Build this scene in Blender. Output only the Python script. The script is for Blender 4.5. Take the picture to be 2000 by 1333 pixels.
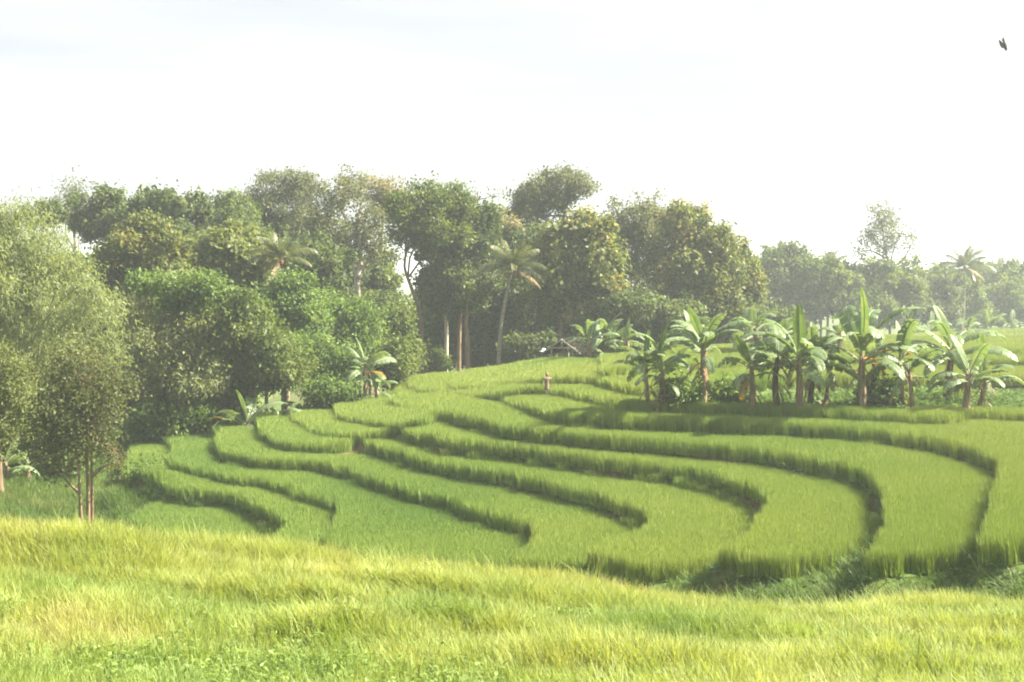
import bpy, bmesh, math, random
import numpy as np
from mathutils import Vector, Matrix, Euler

for o in list(bpy.data.objects): bpy.data.objects.remove(o)
S = bpy.context.scene
COL = S.collection
R = math.radians

# ------------------------------------------------------------------ camera, sky, sun, exposure
F, EY, CZ = 2777.78, 540.0, 10.0          # focal length in photo pixels, eye level row, camera height
cam = bpy.data.cameras.new('camera'); cam_o = bpy.data.objects.new('camera', cam); COL.objects.link(cam_o)
cam.sensor_width = 36; cam.lens = 50; cam.clip_end = 9000; cam.clip_start = .1
cam_o.location = (0, 0, CZ); cam_o.rotation_euler = (R(90), 0, 0); cam.shift_y = -(666.5-EY)/2000
S.camera = cam_o

SUN_AZ, SUN_EL = R(83), R(40)            # azimuth clockwise from the view direction
SUN = Vector((math.sin(SUN_AZ)*math.cos(SUN_EL), math.cos(SUN_AZ)*math.cos(SUN_EL), math.sin(SUN_EL)))
wd = bpy.data.worlds.new('World'); S.world = wd; wd.use_nodes = True
nt = wd.node_tree; nt.nodes.clear()
def nn(nt, t, **kw):
    n = nt.nodes.new(t)
    for k, v in kw.items(): setattr(n, k, v)
    return n
sky = nn(nt, 'ShaderNodeTexSky', sky_type='NISHITA', sun_disc=False, sun_elevation=SUN_EL, sun_rotation=SUN_AZ,
         air_density=1.0, dust_density=3.0, ozone_density=1.0)
tc = nn(nt, 'ShaderNodeTexCoord'); mp = nn(nt, 'ShaderNodeMapping'); mp.inputs['Scale'].default_value = (2.2, 2.2, 16)
ns = nn(nt, 'ShaderNodeTexNoise'); ns.inputs['Scale'].default_value = 1.3; ns.inputs['Detail'].default_value = 5
cr = nn(nt, 'ShaderNodeValToRGB'); cr.color_ramp.elements[0].position = .33; cr.color_ramp.elements[1].position = .62
cr.color_ramp.elements[0].color = (5.6, 5.85, 6.35, 1); cr.color_ramp.elements[1].color = (6.7, 6.75, 6.75, 1)
mx = nn(nt, 'ShaderNodeMix', data_type='RGBA'); mx.inputs['Factor'].default_value = .9
bg = nn(nt, 'ShaderNodeBackground'); bg.inputs['Strength'].default_value = .0308
wo = nn(nt, 'ShaderNodeOutputWorld')
nt.links.new(tc.outputs['Generated'], mp.inputs['Vector']); nt.links.new(mp.outputs[0], ns.inputs['Vector'])
nt.links.new(ns.outputs['Fac'], cr.inputs['Fac']); nt.links.new(sky.outputs[0], mx.inputs['A']); nt.links.new(cr.outputs[0], mx.inputs['B'])
nt.links.new(mx.outputs['Result'], bg.inputs['Color']); nt.links.new(bg.outputs[0], wo.inputs['Surface'])

sl = bpy.data.lights.new('sun', 'SUN'); sl.energy = 5.0; sl.angle = R(1.5); sl.color = (1, .92, .74)
sun_o = bpy.data.objects.new('sun', sl); COL.objects.link(sun_o)
sun_o.rotation_euler = (-SUN).to_track_quat('-Z', 'Y').to_euler(); sun_o.location = (60, 30, 60)

S.view_settings.view_transform = 'Standard'; S.view_settings.look = 'None'
S.view_settings.exposure = 2.3; S.view_settings.gamma = 1; S.view_settings.use_curve_mapping = False
S.render.engine = 'CYCLES'
S.cycles.filter_width = 1.9              # the photograph is softly focused all over
S.cycles.max_bounces = 5; S.cycles.diffuse_bounces = 2; S.cycles.transmission_bounces = 3; S.cycles.glossy_bounces = 2
S.cycles.volume_bounces = 1; S.cycles.transparent_max_bounces = 8
S.cycles.use_denoising = True; S.cycles.use_adaptive_sampling = True; S.cycles.adaptive_threshold = .025

# ------------------------------------------------------------------ helpers
def W(x, y, D): return np.array([(x-1000)/F*D, D, CZ-(y-EY)/F*D])
def onlevel(x, y, z): # bearing and dip of a terrace edge, with its height below the eye -> plan position
    D = -z*F/(y-EY); return ((x-1000)/F*D, D)

def tag(o, label=None, cat=None, group=None, kind=None):
    if label: o['label'] = label
    if cat: o['category'] = cat
    if group: o['group'] = group
    if kind: o['kind'] = kind
    return o
def empty(name, loc=(0, 0, 0), rz=0):
    o = bpy.data.objects.new(name, None); COL.objects.link(o); o.location = loc; o.rotation_euler = (0, 0, rz)
    o.empty_display_size = .2
    return o
def link(name, me, parent=None, loc=(0, 0, 0), rot=(0, 0, 0), sc=(1, 1, 1)):
    o = bpy.data.objects.new(name, me); COL.objects.link(o); o.parent = parent
    o.location = loc; o.rotation_euler = rot; o.scale = sc
    return o
def npmesh(name, V, Fq, mat=None, v=None, smooth=False):
    V = np.asarray(V, np.float32); Fq = np.asarray(Fq, np.int32); k = Fq.shape[1]
    me = bpy.data.meshes.new(name)
    me.vertices.add(len(V)); me.vertices.foreach_set('co', V.ravel())
    me.loops.add(Fq.size); me.loops.foreach_set('vertex_index', Fq.ravel())
    me.polygons.add(len(Fq)); me.polygons.foreach_set('loop_start', np.arange(0, Fq.size, k, dtype=np.int32))
    if smooth: me.polygons.foreach_set('use_smooth', np.ones(len(Fq), bool))
    me.update(calc_edges=True)
    if v is not None:
        a = me.attributes.new('v', 'FLOAT', 'POINT'); a.data.foreach_set('value', np.asarray(v, np.float32))
    if mat: me.materials.append(mat)
    return me

_T = np.random.RandomState(5).rand(256, 256)
def vnoise(x, y, s=1.0, o=0):
    x = np.asarray(x, float)/s+o*17.3; y = np.asarray(y, float)/s+o*9.1
    xi = np.floor(x).astype(int); yi = np.floor(y).astype(int); fx = x-xi; fy = y-yi
    fx = fx*fx*(3-2*fx); fy = fy*fy*(3-2*fy)
    t = lambda a, b: _T[a % 256, b % 256]
    return (t(xi, yi)*(1-fx)+t(xi+1, yi)*fx)*(1-fy)+(t(xi, yi+1)*(1-fx)+t(xi+1, yi+1)*fx)*fy
def fbm(x, y, s=1.0, o=0): return .55*vnoise(x, y, s, o)+.3*vnoise(x, y, s/2.1, o+1)+.15*vnoise(x, y, s/4.3, o+2)

# ------------------------------------------------------------------ materials
def ramp(nt, stops):
    r = nn(nt, 'ShaderNodeValToRGB'); e = r.color_ramp.elements
    while len(e) < len(stops): e.new(.5)
    for q, (p, c) in zip(e, stops): q.position = p; q.color = (*c, 1)
    return r
def leafmat(name, stops, trans=.35, inst=False, rough=.55, spec=.25, tcol=(1.25, 1.2, .6)):
    m = bpy.data.materials.new(name); m.use_nodes = True; t = m.node_tree; t.nodes.clear()
    at = nn(t, 'ShaderNodeAttribute', attribute_name='v', attribute_type='INSTANCER' if inst else 'GEOMETRY')
    r = ramp(t, stops); t.links.new(at.outputs['Fac'], r.inputs['Fac'])
    p = nn(t, 'ShaderNodeBsdfPrincipled'); p.inputs['Roughness'].default_value = rough; p.inputs['Specular IOR Level'].default_value = spec
    tr = nn(t, 'ShaderNodeBsdfTranslucent'); mul = nn(t, 'ShaderNodeMix', data_type='RGBA', blend_type='MULTIPLY')
    mul.inputs['Factor'].default_value = 1; mul.inputs['B'].default_value = (*tcol, 1)
    ms = nn(t, 'ShaderNodeMixShader'); ms.inputs[0].default_value = trans; out = nn(t, 'ShaderNodeOutputMaterial')
    t.links.new(r.outputs[0], p.inputs['Base Color']); t.links.new(r.outputs[0], mul.inputs['A']); t.links.new(mul.outputs['Result'], tr.inputs['Color'])
    t.links.new(p.outputs[0], ms.inputs[1]); t.links.new(tr.outputs[0], ms.inputs[2]); t.links.new(ms.outputs[0], out.inputs[0])
    return m
def barkmat(name, a, b, sc=(6, 6, 1.2), rough=.9, bump=.5):
    m = bpy.data.materials.new(name); m.use_nodes = True; t = m.node_tree; p = t.nodes['Principled BSDF']
    tc = nn(t, 'ShaderNodeTexCoord'); mp = nn(t, 'ShaderNodeMapping'); mp.inputs['Scale'].default_value = sc
    n = nn(t, 'ShaderNodeTexNoise'); n.inputs['Scale'].default_value = 1.6; n.inputs['Detail'].default_value = 6
    r = ramp(t, [(.3, a), (.7, b)]); bp = nn(t, 'ShaderNodeBump'); bp.inputs['Strength'].default_value = bump; bp.inputs['Distance'].default_value = .05
    t.links.new(tc.outputs['Object'], mp.inputs[0]); t.links.new(mp.outputs[0], n.inputs['Vector']); t.links.new(n.outputs['Fac'], r.inputs[0])
    t.links.new(r.outputs[0], p.inputs['Base Color']); t.links.new(n.outputs['Fac'], bp.inputs['Height']); t.links.new(bp.outputs[0], p.inputs['Normal'])
    p.inputs['Roughness'].default_value = rough; p.inputs['Specular IOR Level'].default_value = .15
    return m
M = {}
M['rice'] = leafmat('rice_leaf', [(0, (.095, .182, .034)), (.45, (.18, .262, .05)), (.8, (.25, .312, .065)), (1, (.30, .328, .085))], .14, True)
M['grass'] = leafmat('grass_leaf', [(0, (.12, .205, .05)), (.4, (.225, .30, .078)), (.75, (.325, .36, .11)), (1, (.40, .38, .17))], .42, True)
M['weed'] = leafmat('weed_leaf', [(0, (.08, .155, .035)), (.6, (.15, .235, .055)), (1, (.23, .30, .085))], .38, True)
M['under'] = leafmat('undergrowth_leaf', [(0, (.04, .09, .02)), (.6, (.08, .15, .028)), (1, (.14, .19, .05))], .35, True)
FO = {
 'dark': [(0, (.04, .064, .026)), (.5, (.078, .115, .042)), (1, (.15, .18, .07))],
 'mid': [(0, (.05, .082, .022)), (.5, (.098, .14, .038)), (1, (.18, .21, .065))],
 'grey': [(0, (.062, .078, .04)), (.5, (.11, .128, .064)), (1, (.19, .20, .11))],
 'teak': [(0, (.05, .075, .024)), (.45, (.11, .14, .04)), (.72, (.19, .2, .07)), (.88, (.28, .215, .1)), (1, (.33, .22, .12))],
 'bright': [(0, (.055, .095, .024)), (.5, (.105, .17, .042)), (1, (.19, .255, .085))],
 'bamboo': [(0, (.10, .13, .058)), (.5, (.175, .215, .095)), (1, (.27, .31, .155))],
 'tan': [(0, (.13, .13, .07)), (.5, (.19, .18, .10)), (1, (.26, .225, .14))],
 'olive': [(0, (.065, .09, .03)), (.5, (.125, .155, .052)), (.85, (.2, .225, .085)), (1, (.26, .26, .1))],
 'slim': [(0, (.05, .065, .026)), (.5, (.095, .115, .045)), (1, (.18, .185, .08))],
 'vine': [(0, (.09, .11, .055)), (.5, (.16, .185, .085)), (1, (.25, .275, .14))],
}
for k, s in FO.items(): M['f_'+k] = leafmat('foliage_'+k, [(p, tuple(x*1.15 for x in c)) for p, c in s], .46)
M['f_dead'] = barkmat('bare_twigs', (.12, .10, .09), (.2, .17, .15))
M['bark_pale'] = barkmat('bark_pale', (.30, .26, .20), (.52, .47, .38))
M['bark_brown'] = barkmat('bark_brown', (.09, .06, .04), (.21, .15, .10))
M['bark_warm'] = barkmat('bark_warm', (.13, .088, .055), (.27, .19, .125))
M['bark_palm'] = barkmat('bark_palm', (.13, .12, .10), (.27, .25, .21), (2, 2, 14))
M['stem_banana'] = barkmat('banana_sheath', (.09, .06, .04), (.32, .25, .16), (9, 9, 1.6))
M['stem_dark'] = barkmat('banana_sheath_dark', (.045, .035, .028), (.14, .10, .07), (9, 9, 2))
M['culm'] = barkmat('bamboo_culm', (.12, .15, .04), (.24, .24, .09), (4, 4, 3))
M['b_leaf'] = leafmat('banana_leaf', [(0, (.105, .17, .07)), (.5, (.165, .235, .105)), (.9, (.21, .265, .14)), (1, (.36, .38, .24))], .36, rough=.48, spec=.35)
M['b_new'] = leafmat('banana_leaf_new', [(0, (.095, .165, .055)), (.6, (.16, .22, .08)), (1, (.30, .33, .17))], .36, rough=.5, spec=.3)
M['b_dry'] = leafmat('banana_leaf_dry', [(0, (.09, .055, .03)), (.5, (.20, .125, .065)), (1, (.33, .23, .13))], .2)
M['b_orange'] = leafmat('banana_leaf_orange', [(0, (.09, .13, .03)), (.5, (.33, .19, .035)), (1, (.42, .20, .04))], .3)
M['palm'] = leafmat('palm_leaf', [(0, (.06, .08, .028)), (.5, (.12, .145, .05)), (1, (.22, .22, .1))], .28, rough=.4, spec=.4)
M['palm_dry'] = leafmat('palm_leaf_dry', [(0, (.14, .11, .05)), (.5, (.22, .17, .08)), (1, (.3, .24, .13))], .25)
M['wood'] = barkmat('weathered_wood', (.16, .15, .13), (.32, .30, .27), (3, 3, 10))
M['thatch'] = barkmat('old_thatch', (.010, .008, .007), (.026, .022, .019), (14, 3, 3), 1.0)
M['thatch'].node_tree.nodes['Principled BSDF'].inputs['Specular IOR Level'].default_value = 0
def plain(name, c, rough=.8):
    m = bpy.data.materials.new(name); m.use_nodes = True; p = m.node_tree.nodes['Principled BSDF']
    t = m.node_tree; n = nn(t, 'ShaderNodeTexNoise'); n.inputs['Scale'].default_value = 9
    r = ramp(t, [(.3, tuple(x*.75 for x in c)), (.7, c)]); t.links.new(n.outputs['Fac'], r.inputs[0]); t.links.new(r.outputs[0], p.inputs['Base Color'])
    p.inputs['Roughness'].default_value = rough
    return m
M['hat'] = plain('white_hat', (.75, .74, .76)); M['purple'] = plain('purple_cloth', (.11, .05, .09)); M['skin'] = plain('skin', (.26, .14, .09), .6)
M['rag'] = plain('pinkish_rag', (.26, .17, .13)); M['bird'] = plain('dark_feather', (.02, .02, .025)); M['coconut'] = plain('coconut_husk', (.2, .11, .04))

def groundmat():
    m = bpy.data.materials.new('terrace_soil'); m.use_nodes = True; t = m.node_tree; p = t.nodes['Principled BSDF']
    g = nn(t, 'ShaderNodeNewGeometry'); n = nn(t, 'ShaderNodeTexNoise'); n.inputs['Scale'].default_value = .55; n.inputs['Detail'].default_value = 8
    n2 = nn(t, 'ShaderNodeTexNoise'); n2.inputs['Scale'].default_value = 7; n2.inputs['Detail'].default_value = 4
    soil = ramp(t, [(.3, (.075, .050, .030)), (.7, (.14, .095, .058))]); turf = ramp(t, [(.3, (.045, .085, .02)), (.7, (.095, .13, .035))])
    sel = ramp(t, [(.36, (0, 0, 0)), (.50, (1, 1, 1))]); mx = nn(t, 'ShaderNodeMix', data_type='RGBA')
    bp = nn(t, 'ShaderNodeBump'); bp.inputs['Strength'].default_value = .7; bp.inputs['Distance'].default_value = .08
    for q in (n, n2): t.links.new(g.outputs['Position'], q.inputs['Vector'])
    t.links.new(n2.outputs['Fac'], soil.inputs[0]); t.links.new(n2.outputs['Fac'], turf.inputs[0]); t.links.new(n.outputs['Fac'], sel.inputs[0])
    t.links.new(sel.outputs[0], mx.inputs['Factor']); t.links.new(soil.outputs[0], mx.inputs['A']); t.links.new(turf.outputs[0], mx.inputs['B'])
    t.links.new(mx.outputs['Result'], p.inputs['Base Color']); t.links.new(n2.outputs['Fac'], bp.inputs['Height']); t.links.new(bp.outputs[0], p.inputs['Normal'])
    p.inputs['Roughness'].default_value = .95; p.inputs['Specular IOR Level'].default_value = .1
    return m
M['ground'] = groundmat()

# ------------------------------------------------------------------ terrain: stepped rice terraces on a round hill
RICE = .5
# level name: (canopy height relative to the eye, crest line of its edge in photo rows/columns from behind the hill round to its front)
LV = {}
LV['z0'] = (-8.15, [(190, 925), (205, 960), (240, 1000), (330, 1045), (500, 1085), (650, 1110), (760, 1120)])
LV['a'] = (-7.55, [(262, 864), (252, 885), (246, 912), (268, 931), (299, 939), (335, 945), (380, 953), (422, 952), (455, 957), (485, 966), (518, 984), (545, 1001), (559, 1015), (552, 1030), (522, 1042), (535, 1060), (650, 1090), (760, 1105)])
LV['b'] = (-7.2, [(322, 850), (336, 860), (340, 872), (332, 892), (368, 906), (410, 916), (455, 924), (494, 930), (506, 927), (545, 939), (590, 954), (620, 963), (646, 972), (664, 985), (657, 1010), (622, 1031), (632, 1048), (720, 1074), (800, 1084), (900, 1091), (1020, 1093)])
LV['c'] = (-6.74, [(418, 829), (432, 838), (422, 852), (428, 869), (449, 879), (485, 885), (530, 891), (575, 893), (602, 892), (635, 898), (680, 909), (725, 924), (770, 939), (800, 948), (860, 962), (920, 981), (965, 996), (1010, 1006), (1044, 1018), (1037, 1050), (996, 1084), (1040, 1091), (1090, 1091), (1160, 1085)])
LV['d'] = (-6.2, [(496, 809), (505, 814), (509, 827), (518, 840), (539, 852), (575, 859), (620, 862), (665, 862), (698, 856), (728, 860), (770, 872), (820, 886), (880, 899), (940, 909), (1000, 919), (1060, 930), (1120, 945), (1180, 959), (1225, 974), (1256, 989), (1271, 1004), (1261, 1021), (1233, 1033), (1175, 1050), (1143, 1070), (1190, 1081), (1250, 1092), (1295, 1096), (1350, 1092), (1420, 1080)])
LV['e'] = (-5.59, [(578, 789), (574, 800), (578, 812), (599, 827), (626, 838), (655, 841), (700, 843), (745, 839), (778, 832), (820, 841), (880, 851), (940, 857), (1000, 863), (1090, 875), (1180, 887), (1240, 893), (1300, 899), (1352, 907), (1405, 917), (1447, 931), (1482, 945), (1503, 966), (1489, 986), (1475, 1008), (1461, 1029), (1433, 1043), (1400, 1062), (1440, 1072), (1492, 1079), (1545, 1082), (1597, 1076), (1650, 1068), (1710, 1050)])
LV['f'] = (-5.06, [(668, 777), (658, 786), (660, 796), (672, 806), (700, 813), (737, 819), (772, 822), (805, 818), (838, 810), (864, 798), (910, 806), (955, 815), (1000, 826), (1060, 833), (1120, 839), (1180, 845), (1240, 849), (1300, 853), (1370, 860), (1475, 868), (1545, 880), (1615, 893), (1667, 904), (1702, 918), (1723, 938), (1730, 958), (1733, 985), (1731, 1015), (1700, 1052), (1686, 1069), (1720, 1072), (1790, 1066), (1860, 1064), (1935, 1045)])
LV['g'] = (-4.6, [(775, 762), (768, 772), (779, 784), (800, 789), (830, 793), (862, 794), (905, 786), (949, 773), (985, 776), (1030, 785), (1060, 793), (1090, 800), (1150, 806), (1210, 809), (1300, 812), (1405, 816), (1510, 819), (1615, 825), (1720, 834), (1825, 848), (1895, 865), (1930, 879), (1958, 897), (1951, 918), (1944, 945), (1933, 987), (1926, 1019), (1917, 1042), (1950, 1045), (2000, 1044), (2120, 1030)])
LV['h'] = (-4.31, [(820, 722), (800, 734), (797, 744), (812, 752), (835, 757), (880, 763), (925, 768), (960, 764), (1000, 759), (1039, 751), (1075, 752), (1120, 761), (1150, 770), (1210, 781), (1300, 786), (1405, 790), (1545, 794), (1650, 799), (1755, 805), (1840, 807), (1880, 804), (1895, 797), (2000, 802), (2200, 815)])
LV['i'] = (-3.96, [(915, 722), (893, 732), (886, 742), (893, 750), (940, 750), (1000, 742), (1060, 737), (1111, 731), (1150, 732), (1186, 739), (1225, 749), (1260, 752), (1330, 746), (1450, 738), (1600, 731), (2000, 729), (2200, 730)])
LV['j'] = (-3.65, [(1185, 704), (1172, 713), (1185, 718), (1211, 715), (1240, 712), (1330, 708), (1450, 701), (1600, 696), (2000, 699), (2200, 702)])
LV['k'] = (-3.45, [(1318, 673), (1322, 681), (1370, 680), (1424, 678), (1600, 678), (2000, 681), (2200, 683)])
ZL = {'d': (-6.35, 600, 800), 'e': (-6.15, 640, 880), 'f': (-5.85, 680, 930), 'g': (-5.4, 780, 1120), 'h': (-5.15, 860, 1080), 'i': (-4.9, 900, 1120)}
def zlev(k, px):                         # the hill's far shoulder lies lower: terraces ease down towards it
    px = np.asarray(px, float); zr = LV[k][0]
    if k not in ZL: return np.full(px.shape, zr)
    zl, x0, x1 = ZL[k]; t = np.clip((px-x0)/(x1-x0), 0, 1); t = t*t*(3-2*t)
    return zl+(zr-zl)*t
BACK = {'z0': (-22, 110), 'a': (-24, 115), 'b': (-22, 115), 'c': (-19, 115), 'd': (-16, 115), 'e': (-13.5, 115), 'f': (-11, 115), 'g': (-9, 125), 'h': (-7.5, 130), 'i': (-4, 130), 'j': (6, 125), 'k': (14, 150)}
CLOSE = {'z0': [(-4, 46), (12, 42)], 'a': [(-3, 44), (12, 40)], 'b': [(.6, 35.2), (3, 36), (13, 38)], 'c': [(2.7, 33), (5, 34), (13, 38)], 'd': [(6, 31.5), (9, 34), (13, 38)], 'e': [(12.5, 35)], 'f': [(13, 33)], 'g': []}
ORDER = ['z0', 'a', 'b', 'c', 'd', 'e', 'f', 'g', 'h', 'i', 'j', 'k']
def catmull(P, n=4):
    P = np.array(P, float); out = []
    for i in range(len(P)-1):
        p0, p1, p2, p3 = P[max(i-1, 0)], P[i], P[i+1], P[min(i+2, len(P)-1)]
        for t in np.linspace(0, 1, n, endpoint=False):
            out.append(.5*((2*p1)+(-p0+p2)*t+(2*p0-5*p1+4*p2-p3)*t*t+(-p0+3*p1-3*p2+p3)*t**3))
    out.append(P[-1]); return np.array(out)
POLY = {}
for k in ORDER:
    z, pts = LV[k]
    edge = catmull([onlevel(x, y, float(zlev(k, x))) for x, y in pts], 3)
    close = CLOSE.get(k, [])+[(60, 40 if k in 'efg' else edge[-1][1]+(8 if k in ('z0', 'a', 'b', 'c', 'd') else 0)), (420, 60 if k in ('z0', 'a', 'b', 'c', 'd', 'e', 'f', 'g') else edge[-1][1]), (420, 460)]
    bx, by = BACK[k]
    POLY[k] = np.vstack([[(bx, by)], edge, close, [(bx, 460)]])
def sdist(P, X, Y):                      # signed distance to a polygon, positive inside
    X = X.ravel(); Y = Y.ravel(); d2 = np.full(X.shape, 1e12); ins = np.zeros(X.shape, bool)
    A = P; B = np.roll(P, -1, 0)
    for (ax, ay), (bx, by) in zip(A, B):
        ex, ey = bx-ax, by-ay; l2 = ex*ex+ey*ey
        if l2 < 1e-12: continue
        t = np.clip(((X-ax)*ex+(Y-ay)*ey)/l2, 0, 1)
        d2 = np.minimum(d2, (X-ax-t*ex)**2+(Y-ay-t*ey)**2)
        c = ((ay > Y) != (by > Y))
        if ey != 0: ins ^= c & (X < (bx-ax)*(Y-ay)/ey+ax)
    d = np.sqrt(d2); return np.where(ins, d, -d)
CX = [-60, -17.6, -14.1, -12, -9.4, -6.4, -5.3, -3.9, 0, 3.75, 4.9, 8.9, 14.9, 51, 400]
CY = [64, 65, 66.6, 66.9, 68.6, 69, 74, 77.3, 74.4, 70, 68, 75, 82.5, 150, 170]
FGX = np.array([-400, -9, -6.8, -2.7, 0, 3.4, 6.8, 12, 400.]); FGZ = np.array([-3.35, -3.5, -3.69, -4.0, -4.33, -4.72, -4.68, -4.58, -4.4])
MOUND = [(-4.6, 15.6, 1.2, .9, .30), (-6.3, 15.9, .9, .8, .24), (-2.7, 17.6, 1.9, .45, .16), (-1.0, 15.4, 2.2, .4, .16), (-4.2, 18.2, 2.2, .5, .16), (.3, 18.3, 2.0, .5, .2),
         (-1.3, 11.4, .7, .5, .14), (3.6, 16.5, 3.0, .5, .12), (5.2, 17.2, 1.2, .7, .2), (-3.6, 12.2, 1.5, .8, .12), (2.0, 13.2, 1.8, .5, .1), (-5.3, 13.6, 1.6, .5, .14), (-2.2, 14.0, 1.8, .4, .14), (1.4, 15.4, 2.0, .4, .12), (5.6, 14.6, 1.6, .45, .13), (-.6, 12.6, 1.1, .4, .12), (3.9, 12.1, 1.3, .4, .1), (-4.4, 10.8, 1.0, .5, .1), (.6, 10.2, .9, .4, .1), (2.9, 10.4, 1.0, .4, .08)]
def fgz(X, Y):
    zf = np.interp(X, FGX, FGZ); t = (Y-8.5)/(19-8.5)
    z = -2.72+(zf+2.72)*t
    z = np.where(Y < 8.5, -2.72+(8.5-Y)*.1, z)
    for mx_, my_, sx, sy, h in MOUND: z = z+(1.9 if my_ < 16.5 else 1.15)*h*np.exp(-((X-mx_)/sx)**2-((Y-my_+.25*(X-mx_))/sy)**2)
    return z+.10*(fbm(X, Y, 1.3, 3)-.5)
def height(X, Y, parts=False):
    sh = X.shape; X = X.ravel().astype(float); Y = Y.ravel().astype(float)
    hb = np.clip(-7.65+.25*X, -8.8, -5.2)
    hb = hb+.25*(fbm(X, Y, 3.5, 6)-.5)
    left = np.clip((-15.0-X)/6, 0, 1)*np.clip((Y-40)/12, 0, 1); hb = hb+left*1.3           # grassy slope at the far left
    backz = np.where(X < -5, -8.2, np.where(X < 14, -8.2+(X+5)/19*2.2, -6.0))-np.clip((Y-90)/110, 0, 1)*2.5*(X > 14)
    w = np.clip((Y-70)/25, 0, 1); hb = hb*(1-w)+backz*w
    h = hb.copy(); sds = {}; PX = 1000+X/np.maximum(Y, 5)*F
    fall = .28*np.clip(Y-np.interp(X, CX, CY), 0, 14)
    for k in ORDER: sds[k] = sdist(POLY[k], X, Y)
    ins = np.max([sds[k] for k in ORDER], 0); h = h-6*np.clip(ins/.4, 0, 1)
    tilt = .024*np.clip(Y-68, 0, 120)*np.clip((X-6)/4, 0, 1)
    for k in ORDER:
        sd = sds[k]
        h = np.maximum(h, zlev(k, PX)-tilt-RICE-np.where(sd < 0, -sd*2.4, 0)-fall)
    h = h+.6*np.exp(-((X+14.4)/1.5)**2-((Y-53)/1.6)**2)
    ye = 19.3+.7*(vnoise(X, X*0, 2.2, 4)-.5)
    f = fgz(X, np.minimum(Y, ye))-np.clip(Y-ye, 0, None)*.75
    h = np.maximum(h, f)
    if parts: return h.reshape(sh)+CZ, sds, hb+CZ, f+CZ
    return h.reshape(sh)+CZ
def axis(a, b, step, lo, hi, g=1.16):
    c = list(np.arange(a, b+1e-6, step)); s = step; x = b
    while x < hi: s = min(s*g, 220); x += s; c.append(x)
    s = step; x = a
    while x > lo: s = min(s*g, 220); x -= s; c.insert(0, x)
    return np.array(c)
gx = axis(-27, 32, .22, -3000, 3000); gy = axis(6, 88, .22, -400, 4200)
GX, GY = np.meshgrid(gx, gy); GZ = height(GX, GY)
idx = np.arange(GX.size).reshape(GX.shape)
gf = np.stack([idx[:-1, :-1], idx[:-1, 1:], idx[1:, 1:], idx[1:, :-1]], -1).reshape(-1, 4)
g = link('ground', npmesh('ground', np.stack([GX, GY, GZ], -1).reshape(-1, 3), gf, M['ground'], smooth=True))
tag(g, 'stepped earth banks and soil beneath the rice terraces and grass slope', 'ground', kind='structure')
def gz(x, y): return float(height(np.array([x]), np.array([y]))[0])

# ------------------------------------------------------------------ scattered blades (grass and rice nobody could count)
def tuft(name, n, hgt, rad, wid, lean, mat, seed, seg=3, droop=.5, lo=.65, hi=.45, tp=1.6):
    r = np.random.RandomState(seed); V = []; Fq = []
    for i in range(n):
        a = r.rand()*6.283; q = rad*math.sqrt(r.rand()); bx, by = q*math.cos(a), q*math.sin(a)
        d = r.rand()*6.283; dx, dy = math.cos(d), math.sin(d); L = hgt*(lo+hi*r.rand()); le = lean*(.3+r.rand()); w = wid*(.7+.6*r.rand())
        sx, sy = -dy, dx; b0 = len(V)
        for s in range(seg+1):
            t = s/seg; ww = w*(1-t**tp)*.5+.0008
            off = le*L*(t*.6+droop*t*t*1.4); zz = L*(t-droop*le*t*t*.55)-.03
            cx, cy = bx+dx*off, by+dy*off
            V += [(cx-sx*ww, cy-sy*ww, zz), (cx+sx*ww, cy+sy*ww, zz)]
            if s: Fq.append((b0+2*s-2, b0+2*s-1, b0+2*s+1, b0+2*s))
    return bpy.data.objects.new(name, npmesh(name, V, Fq, mat))
def weedtuft(name, n, hgt, rad, size, mat, seed):
    r = np.random.RandomState(seed); V = []; Fq = []
    for i in range(n):
        a = r.rand()*6.283; q = rad*math.sqrt(r.rand()); p = np.array([q*math.cos(a), q*math.sin(a), hgt*(.15+.85*r.rand())])
        d = r.rand()*6.283; ax = np.array([math.cos(d), math.sin(d), r.uniform(-.3, .7)]); ax /= np.linalg.norm(ax)
        sd = np.cross(ax, (r.normal(0, .4), r.normal(0, .4), 1)); sd /= np.linalg.norm(sd); L = size*r.uniform(.6, 1.2); b = len(V)
        V += [p, p+ax*L*.5-sd*L*.22, p+ax*L-np.array([0, 0, L*.15]), p+ax*L*.5+sd*L*.22]; Fq.append((b, b+1, b+2, b+3))
        b = len(V); root = np.array([p[0]*.6, p[1]*.6, 0]); w = np.array([.004, 0, 0]); V += [root-w, root+w, p+w, p-w]; Fq.append((b, b+1, b+2, b+3))
    return bpy.data.objects.new(name, npmesh(name, V, Fq, mat))
def coll(name, objs):
    c = bpy.data.collections.new(name)
    for o in objs: c.objects.link(o)
    return c
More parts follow.
